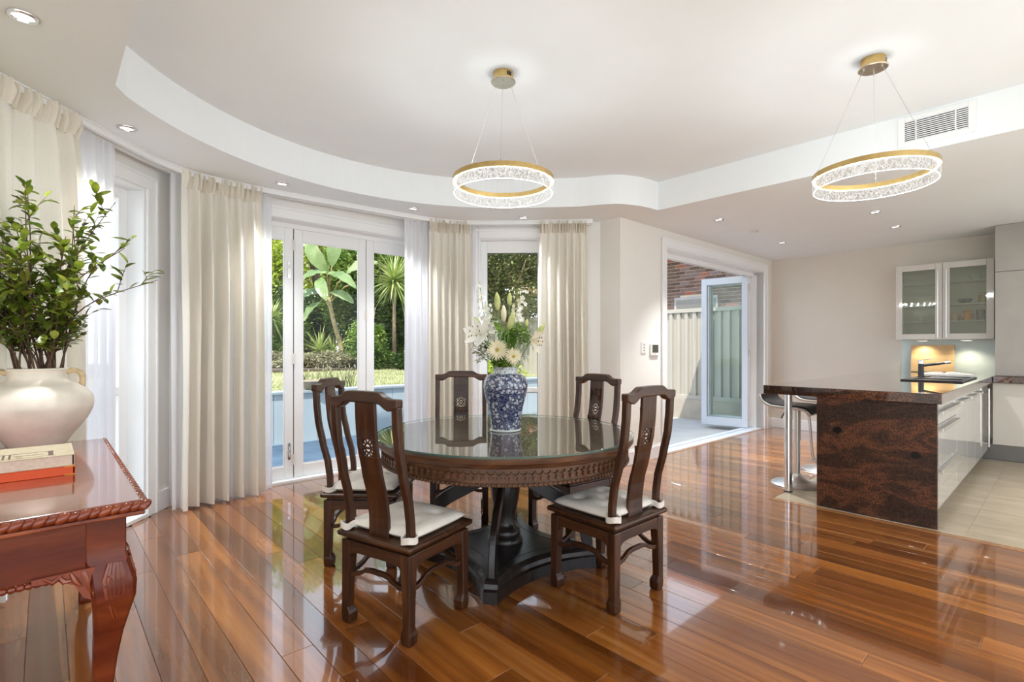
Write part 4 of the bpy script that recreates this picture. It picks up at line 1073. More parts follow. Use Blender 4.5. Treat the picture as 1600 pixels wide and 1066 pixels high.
q = MB(); q.lathe([(.0, 0), (TR_-.004, 0), (TR_, .002), (TR_, .008), (TR_-.003, .011), (0, .011)], 120); 
o = obj('glass_sheet', q, 'table_glass', t, smooth=True, auto=30)
q = MB(); q.ring(TR_-.0012, TR_+.0004, .002, .009, 120); obj('glass_rim', q, 'glass_edge', t, smooth=True, auto=30)
ZT = TZ+.012
# ================================================================ PORCELAIN JAR AND FLOWERS
t = thing('porcelain_jar', 'blue and white floral porcelain jar in the middle of the glass table', 'vase', (TX+.002, TY, ZT))
S_ = catmull([(.088, 0, .012), (.089, 0, .03), (.092, 0, .07), (.104, 0, .14), (.122, 0, .21), (.1305, 0, .262), (.122, 0, .302), (.098, 0, .325), (.076, 0, .333)], 6)
q = MB(); q.lathe([(p.x, p.z) for p in S_], 56); obj('body', q, 'porcelain_blue', t, smooth=True)
q = MB(); q.lathe([(.0, 0), (.090, 0), (.092, .004), (.091, .011), (.087, .0135)], 56); obj('foot_rim', q, 'porcelain_white', t, smooth=True)
q = MB(); q.lathe([(.076, .331), (.072, .338), (.071, .352), (.073, .366), (.077, .370), (.073, .372), (.066, .366), (.066, .34), (.0, .335)], 48); obj('neck', q, 'porcelain_neck', t, smooth=True)
VX, VY, VZ = TX+.002, TY, ZT+.36
def px(u, v, Y=None):
    Y = Y or VY; return Vector(((u-800)/800*Y, Y, 1.24-(v-543.5)/800*Y))
def stem_to(parent, head, base, mat='stem_green', r=.0028, bend=.03, name='stem'):
    b_ = Vector(base); m_ = b_.lerp(head, .5)+Vector((0, 0, bend)); q = MB(); q.tube([tuple(p) for p in catmull([b_, m_, head], 5)], r, 6)
    return obj(name, q, mat, parent, smooth=True)
rf = random.Random(3)
def mouth(): a = rf.uniform(0, 2*pi); rr = rf.uniform(.0, .05); return Vector((rr*cos(a), rr*sin(a), -.08))
def petal_strip(L, w, curl, n=5, cup=.2):
    mb = MB(); vs = []; fs = []
    for k in range(n+1):
        t_ = k/n; ww = w*sin(pi*(.12+.80*t_))**.8*(1 if t_ < .98 else .35); z = curl*L*t_*t_
        vs += [(-ww, L*t_, z+cup*ww), (0, L*t_, z), (ww, L*t_, z+cup*ww)]
    for k in range(n):
        i = k*3; fs += [(i, i+1, i+4, i+3), (i+1, i+2, i+5, i+4)]
    return mb.add(vs, fs)
O0 = Vector((VX, VY, VZ))
def flower_root(name, label, cat, group=None): return thing(name, label, cat, (VX, VY, VZ), 0, group)
def gerbera(label, u, v, Y, R_, facing, seed):
    t = flower_root('gerbera', label, 'flower'); c = px(u, v, Y)-O0; r = random.Random(seed)
    stem_to(t, c+Vector(facing)*-.012, mouth(), r=.003)
    Mx = frame_mat(c, facing, (0, 0, 1)); q = MB()
    for ring, (n, L, cu) in enumerate(((26, R_, .10), (22, R_*.82, .28), (18, R_*.6, .5))):
        for k in range(n):
            a = 2*pi*(k+.5*ring)/n+r.uniform(-.06, .06); p = petal_strip(L*r.uniform(.92, 1.05), R_*.085, cu+r.uniform(-.08, .08), 4)
            q.add(p.v, p.f, Mx @ Matrix.Rotation(a, 4, 'Z') @ Matrix.Translation((0, R_*.12, .002*ring)))
    o = obj('petals', q, 'petal_cream', t, smooth=True, fix=False); o['kind'] = 'stuff'
    q = MB(); q.lathe([(R_*.20, .0), (R_*.19, .006), (R_*.11, .010), (R_*.05, .008)], 14, M=Mx); obj('centre', q, 'gerbera_eye', t, smooth=True)
gerbera('larger cream gerbera facing forward above the jar mouth', 777, 547, 2.90, .056, (-.05, -1, .12), 1)
gerbera('smaller cream gerbera lower right of the larger one', 802, 557, 2.90, .047, (.25, -1, .05), 2)
def lily(label, u, v, Y, R_, facing, mat, seed, anth=True):
    t = flower_root('lily', label, 'flower'); c = px(u, v, Y)-O0; stem_to(t, c, mouth(), r=.003)
    Mx = frame_mat(c, facing, (0, 0, 1))
    for k in range(6):
        p = petal_strip(R_, R_*(.27 if k % 2 else .20), .30, 6, .25); mb = MB(); mb.add(p.v, p.f, Mx @ Matrix.Rotation(2*pi*k/6+.3, 4, 'Z') @ Matrix.Rotation(.38-.08*(k % 2), 4, 'X'))
        obj('petal', mb, mat, t, smooth=True, fix=False)
    q = MB(); an = MB()
    for k in range(6):
        a = 2*pi*k/6; e = Mx @ Vector((.3*R_*cos(a), .3*R_*sin(a), R_*.72)); q.tube([tuple(c), tuple(e)], .001, 4); an.ball(tuple(e), (.003, .003, .006), 5, 4)
    obj('stamen', q, 'bud_green', t); obj('anthers', an, 'anther', t)
lily('open white lily at the left of the bouquet', 752, 524, 2.92, .105, (-.45, -.85, .30), 'petal_white', 1)
lily('pale pinkish lily opening at the right of the bouquet', 830, 532, 2.95, .085, (.8, -.5, -.1), 'petal_pale', 2)
def bud(label, u, v, Y, L, w, tilt, mat, seed):
    t = flower_root('lily_bud', label, 'flower bud'); c = px(u, v, Y)-O0; d = Vector(tilt).normalized()
    Mx = frame_mat(c, d, (0, 1, 0) if abs(d.z) > .9 else (0, 0, 1)); q = MB()
    q.lathe([(w*.35, -L*.5), (w*.75, -L*.35), (w, -L*.1), (w*.95, L*.12), (w*.6, L*.35), (w*.15, L*.5)], 9, M=Mx)
    obj('bud', q, mat, t, smooth=True); stem_to(t, c-d*L*.48, mouth(), r=.0026)
bud('tall green lily bud standing left of centre in the bouquet', 777, 471, 2.95, .105, .019, (-.05, 0, 1), 'bud_green', 1)
bud('green lily bud at the top middle of the bouquet', 796, 467, 3.05, .075, .015, (.05, 0, 1), 'bud_green', 2)
bud('pale cream lily bud between the two upright green buds', 787, 490, 3.02, .10, .017, (.0, 0, 1), 'petal_cream', 3)
bud('large yellow-green lily bud leaning right at bouquet centre', 799, 501, 2.92, .11, .020, (.30, -.1, 1), 'bud_green', 4)
bud('small yellow-green lily bud at the far left above the white lily', 746, 503, 2.95, .07, .014, (-.45, 0, .85), 'bud_green', 5)
bud('lily bud pointing out to the right of the bouquet', 844, 516, 2.98, .10, .016, (.55, 0, .8), 'bud_green', 6)
bud('little green bud at the right behind the large bud', 823, 505, 3.05, .05, .012, (.1, 0, 1), 'bud_green', 7)
def spike(label, pts, Y, n, seed, mat='petal_white', size=.023):
    t = flower_root('delphinium', label, 'flower'); r = random.Random(seed)
    P_ = [mouth()]+[px(u, v, Y)-O0 for u, v in pts]; cv = catmull(P_, 8); q = MB(); q.tube([tuple(p) for p in cv], .0024, 5); obj('stem', q, 'stem_green', t, smooth=True)
    q = MB(); i0 = int(len(cv)*.45)
    for k in range(n):
        f = k/n; p = cv[i0+int((len(cv)-1-i0)*f)]; s = size*(1.15-.6*f)
        d = Vector((r.gauss(0, 1), r.gauss(-.5, .8), r.gauss(0, .4))).normalized(); c = p+d*s*1.1; Mx = frame_mat(c, d)
        for j in range(5):
            pt = petal_strip(s, s*.42, .1, 2); q.add(pt.v, pt.f, Mx @ Matrix.Rotation(2*pi*j/5, 4, 'Z') @ Matrix.Rotation(.35, 4, 'X'))
    o = obj('blossom', q, mat, t, smooth=True, fix=False); o['kind'] = 'stuff'
spike('white delphinium spike rising highest at the left of the bouquet', [(765, 540), (756, 490), (749, 440)], 3.03, 34, 1)
spike('white delphinium spike leaning over the white lily', [(775, 545), (768, 510), (762, 472)], 3.05, 26, 2)
spike('white delphinium spike behind the right-hand buds', [(800, 540), (812, 495), (822, 452)], 3.08, 34, 3)
spike('cream delphinium spike at upper right of the bouquet', [(802, 530), (806, 490), (809, 452)], 3.1, 26, 4, 'petal_cream', .021)
spike('sparse white blossom sprig drooping at lower left of the jar', [(770, 560), (752, 560), (740, 566)], 2.98, 22, 5, 'petal_white', .011)
spike('sparse white blossom sprig at left below the white lily', [(768, 556), (750, 545), (738, 540)], 3.0, 22, 6, 'petal_white', .011)
def filler(label, c, rad, n, size, mat, seed, group='leafy filler in the bouquet'):
    t = flower_root('greenery', label, 'foliage'); cc = px(*c)-O0; r = random.Random(seed)
    o = obj('foliage', leaf_cloud(n, rad, size, seed, 1.8, cen=tuple(cc), lumps=5), mat, t, fix=False); o['kind'] = 'stuff'
    q = MB()
    for k in range(6):
        e = cc+Vector((r.uniform(-.7, .7)*rad[0], r.uniform(-.5, .5)*rad[1], r.uniform(-.4, .8)*rad[2])); m_ = mouth(); q.tube([tuple(m_), tuple(m_.lerp(e, .5)+Vector((0, 0, .02))), tuple(e)], .0016, 4)
    obj('stem', q, 'stem_green', t)
filler('fine green filler foliage at the right side of the bouquet', (812, 525, 3.05), (.085, .07, .10), 700, .020, 'leaf_bouquet', 1)
filler('fine green filler foliage in the middle above the gerberas', (790, 530, 3.05), (.07, .06, .08), 500, .022, 'leaf_bouquet', 2)
filler('fine grey-green sprays at the left side of the bouquet', (752, 545, 3.02), (.075, .06, .075), 450, .016, 'leaf_olive', 3)
filler('dark green leaves spilling over the jar mouth', (790, 566, 2.99), (.085, .075, .035), 350, .03, 'leaf_mid', 4)
for k, (u, v, az, ti, lab) in enumerate(((781, 512, .5, .9, 'broad green lily leaf curving left under the buds'), (788, 520, -.4, 1.1, 'broad green lily leaf below the large bud'))):
    t = flower_root('lily_leaf', lab, 'leaf'); p = petal_strip(.10, .017, -.25, 6); mb = MB(); mb.add(p.v, p.f, Matrix.Translation(px(u, v, 2.95)-O0-Vector((0, 0, .03))) @ Matrix.Rotation(az+(pi if k == 0 else 0)-.9, 4, 'Z') @ Matrix.Rotation(ti, 4, 'X'))
    obj('blade', mb, 'leaf_bouquet', t, smooth=True, fix=False); stem_to(t, px(u, v, 2.95)-O0-Vector((0, 0, .03)), mouth(), r=.002)

# ================================================================ DINING CHAIRS
def backy(z):
    K = [(.40, -.176), (.48, -.172), (.58, -.184), (.70, -.216), (.82, -.242), (.92, -.252), (1.06, -.258)]
    for (z0, y0), (z1, y1) in zip(K[:-1], K[1:]):
        if z <= z1:
            t_ = (z-z0)/(z1-z0); t_ = t_*t_*(3-2*t_)*.4+t_*.6; return y0+(y1-y0)*t_
    return K[-1][1]
def make_chair(label):
    t = thing('dining_chair', label, 'chair', (0, 0, 0))
    H = .205
    for sx in (-1, 1):
        for sy in (-1, 1):
            q = MB(); secs = []
            for z, w, off in ((0, .044, .003), (.012, .051, .001), (.045, .053, .0), (.060, .047, .0), (.074, .040, 0), (.20, .043, 0), (.33, .050, 0), (.378, .050, 0)):
                x1 = sx*(H-off+.002*(w > .05)); x0 = x1-sx*w; y1 = sy*(H-off); y0 = y1-sy*w
                secs.append([(x0, y0, z), (x1, y0, z), (x1, y1, z), (x0, y1, z)])
            q.loft(secs); obj('leg', q, 'rosewood', t, bevel=.005)
    ap = [(-.157, .300), (-.150, .312), (-.135, .322), (-.10, .328), (.10, .328), (.135, .322), (.150, .312), (.157, .300), (.157, .377), (-.157, .377)]
    for k in range(4):
        q = MB(); q.loft([[(x, .178, z) for x, z in ap], [(x, .202, z) for x, z in ap]]); obj('apron', q, 'rosewood_cross', t, rz=k*pi/2, bevel=.003)
    q = MB(); q.box(-.190, .190, -.190, .190, .376, .398); obj('waist', q, 'rosewood_cross', t, bevel=.003)
    q = MB(); q.box(-.222, .222, -.222, .222, .394, .420); obj('seat', q, 'rosewood_cross', t, bevel=.012, seg=3)
    hp = [(-.165, .225), (-.13, .227), (-.10, .238), (-.075, .254), (-.04, .260), (.04, .260), (.075, .254), (.10, .238), (.13, .227), (.165, .225)]
    for k in range(4):
        q = MB(); q.loft([[(x, .172, z-.010), (x, .172, z+.010), (x, .192, z+.010), (x, .192, z-.010)] for x, z in hp]); obj('stretcher', q, 'rosewood_cross', t, rz=k*pi/2, bevel=.003)
    zs = [.415+.045*i for i in range(14)]
    for sx in (-1, 1):
        q = MB(); secs = []
        for z in zs:
            y = backy(z); x0 = sx*(.168-.004*(z-.4)); x1 = sx*(.200+.002*(z-.4)/.6); secs.append([(x0, y-.016, z), (x1, y-.016, z), (x1, y+.016, z), (x0, y+.016, z)])
        q.loft(secs); obj('back_post', q, 'rosewood', t, bevel=.006)
    top = [(-.203, .994), (-.170, .982), (-.150, .980), (-.130, .988), (-.105, 1.004), (-.085, 1.008), (.085, 1.008), (.105, 1.004), (.130, .988), (.150, .980), (.170, .982), (.203, .994), (.203, 1.030), (.150, 1.030), (.128, 1.036), (.105, 1.050), (.090, 1.056), (0, 1.058), (-.090, 1.056), (-.105, 1.050), (-.128, 1.036), (-.150, 1.030), (-.203, 1.030)]
    q = MB(); q.loft([[(x, -.278, z) for x, z in top], [(x, -.236, z) for x, z in top]]); obj('top_rail', q, 'rosewood_cross', t, bevel=.007, seg=3)
    # splat with a pierced square
    def strip(mb, x0, x1, z0, z1, n):
        secs = []
        for i in range(n+1):
            z = z0+(z1-z0)*i/n; y = backy(z)+.004; secs.append([(x0, y-.008, z), (x1, y-.008, z), (x1, y+.008, z), (x0, y+.008, z)])
        mb.loft(secs)
    q = MB(); w = .059; strip(q, -w, w, .415, .775, 9); strip(q, -w, -.033, .775, .850, 2); strip(q, .033, w, .775, .850, 2); strip(q, -w, w, .850, 1.012, 4); obj('splat', q, 'rosewood', t, bevel=.002, seg=1)
    q = MB(); yc = backy(.8125)+.004; zc = .8125
    def bar(x0, z0, x1, z1, r=.0038):
        q.tube([(x0, backy(zc+z0)+.004, zc+z0), (x1, backy(zc+z1)+.004, zc+z1)], r, 5)
    circ = [(.018*cos(2*pi*i/14), .020*sin(2*pi*i/14)) for i in range(14)]
    q.tube([(x, backy(zc+z)+.004, zc+z) for x, z in circ], .0042, 5, True)
    for sx in (-1, 1):
        for sz in (-1, 1):
            bar(.012*sx, .012*sz, .034*sx, .038*sz); bar(.017*sx, 0, .034*sx, .012*sz); bar(0, .018*sz, .014*sx, .038*sz); bar(.020*sx, .036*sz, .027*sx, .018*sz)
    bar(-.010, 0, .010, 0, .006)
    obj('pierced_carving', q, 'rosewood', t)
    # carved fret on the sitter's side, above and below the piercing
    def fr(x0, x1, z0, z1):
        zm = (z0+z1)/2; y = backy(zm)+.011; q.box(x0, x1, y, y+.008, z0, z1)
    for (za, zb_) in ((.858, .955), (.690, .768)):
        q = MB()
        fr(-.046, -.041, za, zb_); fr(.041, .046, za, zb_); fr(-.046, .046, zb_-.005, zb_) if za > .8 else fr(-.046, .046, za, za+.005)
        h = zb_-za
        for k in range(3):
            z = za+h*(.2+.27*k); fr(-.030+.012*(k % 2), .030-.012*((k+1) % 2), z, z+.005)
        fr(-.030, -.025, za+h*.2, za+h*.5); fr(.025, .030, za+h*.45, za+h*.8); fr(-.003, .002, za+h*.45, za+h*.95)
        obj('fretwork', q, 'rosewood', t)
    return t
def make_cushion(label):
    t = thing('seat_cushion', label, 'cushion', (0, 0, 0))
    tuft = [(-.095, .085), (.095, .085), (0, 0), (-.095, -.085), (.095, -.085)]
    nu = 40; hw, hd, h = .198, .186, .040
    def top(u, v):
        x, y = (u*2-1), (v*2-1)
        ex = (1-abs(x)**5)*(1-abs(y)**5); z = .021+.032*max(ex, 0)**.45
        X, Y = x*hw, y*hd
        for tx, ty in tuft: d2 = (X-tx)**2+(Y-ty)**2; z -= .034*math.exp(-d2/.00042)+.012*math.exp(-d2/.0028)
        return (X*(1-.02*abs(y)**3), Y*(1-.02*abs(x)**3), z)
    q = MB(); q.grid(top, nu, nu); n = nu+1
    q.grid(lambda u, v: (lambda p: (p[0], p[1], .042-p[2] if False else max(.0, .021-(p[2]-.021)*.8)))(top(u, v)) if False else (top(u, v)[0], top(u, v)[1], .021-.020*max((1-abs(u*2-1)**5)*(1-abs(v*2-1)**5), 0)**.4), nu, nu)
    obj('pad', q, 'cushion_cloth', t, loc=(0, .012, 0), smooth=True, fix=False)
    for sx in (-1, 1):
        q = MB(); secs = []
        lp = [(.150, -.150), (.158, -.178), (.160, -.203), (.180, -.212), (.206, -.206), (.212, -.184), (.206, -.156), (.180, -.140)]
        cv = catmull([(x*sx, y, 0) for x, y in lp], 4)
        for i, p in enumerate(cv):
            tg = (cv[min(i+1, len(cv)-1)]-cv[max(i-1, 0)]).normalized(); nn = Vector((tg.y, -tg.x, 0))*.003; dz = .004*sin(i*.5)
            secs.append([p+nn+Vector((0, 0, .006+dz)), p-nn+Vector((0, 0, .006+dz)), p-nn+Vector((0, 0, .034+dz)), p+nn+Vector((0, 0, .034+dz))])
        q.loft(secs); obj('tie', q, 'cushion_cloth', t, smooth=True, auto=50)
    return t
chairs = [((-.490, 2.385), 58.5, 'carved dark wood chair nearest the viewer, front left of the table, its back to us'),
          ((-.850, 3.085), -3, 'carved dark wood chair at the left of the table, seen from its side'),
          ((-.385, 3.80), -86, 'carved dark wood chair behind the table, left of the porcelain jar, facing us'),
          ((.396, 3.442), 217, 'carved dark wood chair behind the table at right, before the white pier'),
          ((.490, 2.650), 132, 'carved dark wood chair at front right, back turned to the open doors')]
cush = ['cream tufted cushion on the chair nearest the viewer at front left', 'cream tufted cushion on the chair at the left of the table', 'cream tufted cushion on the chair behind the table left of the jar', 'cream tufted cushion on the chair behind the table at right', 'cream tufted cushion on the front right chair by the bare floor']
ch0 = make_chair(chairs[0][2]); cu0 = make_cushion(cush[0])
for k, ((x, y), ang, lab) in enumerate(chairs):
    rz = radians(ang-90)
    c = ch0 if k == 0 else dup(ch0, label=lab)
    c.location = (x, y, 0); c.rotation_euler = (0, 0, rz); c['group'] = 'dining chairs round the table'
    if k in (0, 1, 4):
        u = cu0 if k == 0 else dup(cu0, label=cush[k])
        u.location = (x, y, .4205); u.rotation_euler = (0, 0, rz); u['group'] = 'seat cushions'
# ================================================================ CARVED SIDE TABLE
SB, SA, HB, HA, ST = -.0925, 2.612, .3275, .727, .78
t = rthing('side_table', 'polished red mahogany side table with carved edge and cabriole legs', 'side table', SB, SA, 0)
q = MB(); q.box(-HB+.018, HB-.018, -HA+.018, HA-.018, .748, ST); obj('top', q, 'mahogany_top', t, bevel=.004)
q = MB(); q.box(-HB+.010, HB-.010, -HA+.010, HA-.010, .736, .749); obj('moulding', q, 'mahogany_carved', t, bevel=.004)
def lobe_mesh():
    q = MB(); q.ball((0, 0, 0), (.0125, .0165, .0185), 8, 6, Matrix.Rotation(radians(38), 4, 'Y')); return mesh_of('carved_lobe', q, 'mahogany_carved', True)
lm = lobe_mesh()
def lobes(n, x0, y0, x1, y1, rz):
    for k in range(n):
        u = (k+.5)/n; o = bpy.data.objects.new('carved_lobe', lm); COL.objects.link(o); o.parent = t
        o.location = (x0+(x1-x0)*u, y0+(y1-y0)*u, .764); o.rotation_euler = (0, 0, rz); s = 1.0 if k % 2 else .86; o.scale = (1.25*s, s, s)
e = .013
lobes(28, -HB, -HA+e, HB, -HA+e, 0); lobes(28, HB, HA-e, -HB, HA-e, pi); lobes(60, HB-e, -HA, HB-e, HA, pi/2); lobes(60, -HB+e, HA, -HB+e, -HA, -pi/2)
q = MB(); f = .054
q.box(-HB+.146, HB-.146, -HA+f, -HA+f+.02, .590, .737); obj('apron', q, 'mahogany', t, bevel=.002)
q = MB(); q.box(-HB+.146, HB-.146, HA-f-.02, HA-f, .590, .737); obj('apron', q, 'mahogany', t, bevel=.002)
for s in (1, -1):
    q = MB(); q.box(min(s*(HB-f), s*(HB-f-.02)), max(s*(HB-f), s*(HB-f-.02)), -HA+.146, HA-.146, .590, .737); obj('apron', q, 'mahogany_top', t, bevel=.002)
q = MB()
for s in (-1, 1):
    for k in range(24): q.ball((-HB+.13+k*(2*HB-.26)/23, s*(HA-f+.001), .583), (.012, .010, .010), 6, 5)
    for k in range(58): q.ball((s*(HB-f+.001), -HA+.13+k*(2*HA-.26)/57, .583), (.010, .012, .010), 6, 5)
o = obj('bead_moulding', q, 'mahogany_carved', t, smooth=True); o['kind'] = 'stuff'
for sx in (-1, 1):
    for sy in (-1, 1):
        cx_, cy_ = sx*(HB-.100), sy*(HA-.100); dg = Vector((sx, sy, 0)).normalized()
        q = MB(); secs = []
        prof = [(.737, .096, .0), (.62, .096, .0), (.585, .104, .012), (.54, .112, .024), (.49, .104, .026), (.44, .086, .020), (.38, .070, .010), (.30, .058, .0), (.20, .050, -.010), (.12, .042, -.008), (.07, .038, .004), (.045, .052, .018), (.020, .066, .024), (.0, .056, .022)]
        pr = []
        for (z0, w0, d0), (z1, w1, d1_) in zip(prof[:-1], prof[1:]):
            for i in range(3): u = i/3; pr.append((z0+(z1-z0)*u, w0+(w1-w0)*u, d0+(d1_-d0)*u))
        pr.append(prof[-1])
        for z, w, d in pr:
            c = Vector((cx_, cy_, z))+dg*d; h = w/2; k = h*(.80 if z < .6 else .93)
            secs.append([c+Vector(p) for p in ((-h, -k, 0), (-k, -h, 0), (k, -h, 0), (h, -k, 0), (h, k, 0), (k, h, 0), (-k, h, 0), (-h, k, 0))])
        q.loft(secs); lg = obj('leg', q, 'mahogany', t, smooth=True, auto=40)
        # carved knee: scrolls and acanthus lobes on the two outer faces
        q = MB()
        for ax in (0, 1):
            face = Vector((0, sy, 0)) if ax == 0 else Vector((sx, 0, 0)); along = Vector((-sx, 0, 0)) if ax == 0 else Vector((0, -sy, 0))
            o_ = Vector((cx_, cy_, 0))+dg*.018+face*.049
            def P(u, z, d=0): return tuple(o_+along*u+Vector((0, 0, z))+face*d)
            sp = [P(.030+(.040-.0045*i)*cos(i*.62+2.2), .535+(.040-.0045*i)*sin(i*.62+2.2), .003) for i in range(9)]; q.tube(sp, [.008-.0005*i for i in range(9)], 6)
            for k in range(5):
                a0 = -.036+.012*k
                q.tube([P(a0*.6+.0, .60, -.004), P(a0+.008, .555, .004), P(a0*.9+.004, .51, .005), P(a0*.35-.010, .455-.008*k, -.006)], [.005, .008, .007, .002], 6)
            # ear bracket running along the apron
            q.loft([[P(u, z, -.014) for u, z in ((.040, .60), (.175, .60), (.175, .585), (.120, .580), (.085, .560), (.066, .520), (.045, .505))], [P(u, z, -.001) for u, z in ((.040, .60), (.175, .60), (.175, .585), (.120, .580), (.085, .560), (.066, .520), (.045, .505))]])
            for k in range(4): q.tube([P(.065+.028*k, .596, .0), P(.06+.024*k, .582-.004*(3-k), .004), P(.050+.020*k, .562-.010*(3-k)+.012*k, .001)], [.004, .0075, .003], 6)
        obj('knee_carving', q, 'mahogany_carved', lg, smooth=True, auto=50)
# books on it
def book(label, name, b0, b1, a0, a1, z0, z1, cover, pages, group=None, th=.0028, inset=.004):
    t = rthing(name, label, 'book', (b0+b1)/2, (a0+a1)/2, z0); hb, ha, h = (b1-b0)/2, (a1-a0)/2, z1-z0
    q = MB(); q.box(-hb, hb, -ha, ha, 0, th); q.box(-hb, hb, -ha, ha, h-th, h); q.box(hb-.002, hb, -ha, ha, th, h-th); obj('cover', q, cover, t, bevel=.0008, seg=1)
    q = MB(); q.box(-hb+.004, hb-.006, -ha+inset, ha-inset, th, h-th); obj('pages', q, pages, t)
    return t, hb, ha, h
t, hb, ha, h = book('orange-red hardcover book lying under the cream book', 'orange_book', -.20, .082, 2.448, 2.745, ST+.0005, ST+.032, 'red_cover', 'red_cover', inset=.002)
q = MB()
for z in (.0, h-.0035): q.box(hb-.030, hb-.001, -ha-.0008, -ha+.004, z, z+.0036)
obj('corner_tab', q, 'orange_tab', t)
t, hb, ha, h = book('thick cream art book with a printed picture, on top of the orange book', 'cream_book', -.20, .080, 2.450, 2.742, ST+.0325, ST+.0735, 'book_jacket', 'page_edges')
q = MB(); z = h; b0 = .04-.10   # printed classical drawing: columns, roof line, steps
pc = MB(); x0, x1, y0, y1 = -.075, .085, -.125, -.01
pc.box(x0, x1, y1-.012, y1-.004, z, z+.0003)
for k, (x, w_) in enumerate(((x0+.002, .012), (x0+.024, .006), (x0+.040, .006), (x1-.016, .014))): pc.box(x, x+w_, y0+.01, y1-.012, z, z+.0003)
obj('print', pc, 'jacket_print_dark', t)
q = MB(); q.box(x0+.05, x1-.03, y0+.045, y0+.06, z, z+.00025); q.box(x0-.004, x1+.002, y0+.002, y0+.010, z, z+.00025); q.box(x0+.06, x0+.075, y0+.015, y0+.03, z, z+.00025); obj('print', q, 'jacket_print', t)
q = MB()
for k in range(24):
    if k % 7 != 5: q.box(x0+k*.007, x0+k*.007+.004, y0-.012, y0-.008, z, z+.0002)
obj('title_line', q, 'jacket_print', t)

# ================================================================ CREAM URN WITH BRANCHES
UX, UY = -2.225, 2.40
t = thing('ceramic_urn', 'wide cream ceramic urn with two small handles on the side table', 'vase', (UX, UY, ST))
S_ = catmull([(.098, 0, .001), (.108, 0, .012), (.134, 0, .052), (.176, 0, .11), (.202, 0, .165), (.207, 0, .20), (.197, 0, .242), (.165, 0, .277), (.125, 0, .298), (.106, 0, .312), (.101, 0, .33), (.103, 0, .352)], 5)
q = MB(); q.lathe([(p.x, p.z) for p in S_]+[(.108, .356), (.109, .362), (.104, .365), (.098, .360), (.096, .33), (.09, .30), (.0, .29)], 56); obj('body', q, 'cream_ceramic', t, smooth=True)
for a in (radians(222), radians(42)):
    q = MB(); q.tube([tuple(Vector((r_*cos(a), r_*sin(a), z))) for r_, z in [(p.x, p.z) for p in catmull([(.100, 0, .342), (.128, 0, .352), (.156, 0, .338), (.164, 0, .305), (.158, 0, .275)], 5)]], [.013]*21, 8); obj('handle', q, 'handle_ceramic', t, smooth=True)
def leaf_small(L, w, seed):
    mb = MB(); n = 4; vs = []; fs = []
    for k in range(n+1):
        u = k/n; ww = w*sin(pi*(.06+.90*u))**.8; z = -.10*L*u*u+.02*L*sin(seed+u*3)
        vs += [(-ww, L*u, z+.30*ww), (0, L*u, z), (ww, L*u, z+.30*ww)]
    for k in range(n):
        i = k*3; fs += [(i, i+1, i+4, i+3), (i+1, i+2, i+5, i+4)]
    return mb.add(vs, fs)
lms = [mesh_of('leaf', leaf_small(.056, .0145, 0), 'leaf_indoor', True, False), mesh_of('leaf', leaf_small(.042, .0125, 1), 'leaf_indoor', True, False), mesh_of('leaf', leaf_small(.060, .0165, 2), 'leaf_indoor', True, False)]
rb = random.Random(17)
tips = [(-.28, -.05, .78), (-.32, .05, .62), (-.12, .08, .84), (.02, -.08, .84), (.14, .04, .78), (.24, -.02, .70), (.32, .06, .80), (.44, -.04, .56), (.55, .02, .42), (-.30, -.08, .45), (-.30, -.20, .50), (-.06, -.22, .60), (.12, -.22, .52), (-.36, .16, .74), (.06, .18, .66), (-.20, -.12, .66), (.30, -.18, .36), (-.32, .02, .30), (-.10, -.02, .70), (-.22, .10, .50), (.20, .10, .52), (-.04, -.15, .38), (-.33, -.10, .34), (-.35, -.02, .52), (-.16, -.18, .58), (-.34, .0, .40), (.10, -.05, .46), (-.08, .12, .42), (-.24, -.20, .36), (.22, -.10, .60)]
def add_leaf(parent, p, d):
    o = bpy.data.objects.new('leaf', rb.choice(lms)); COL.objects.link(o); o.parent = parent; o.location = p
    o.rotation_euler = d.to_track_quat('Y', 'Z').to_euler(); s = rb.uniform(.8, 1.25); o.scale = (s, s, s)
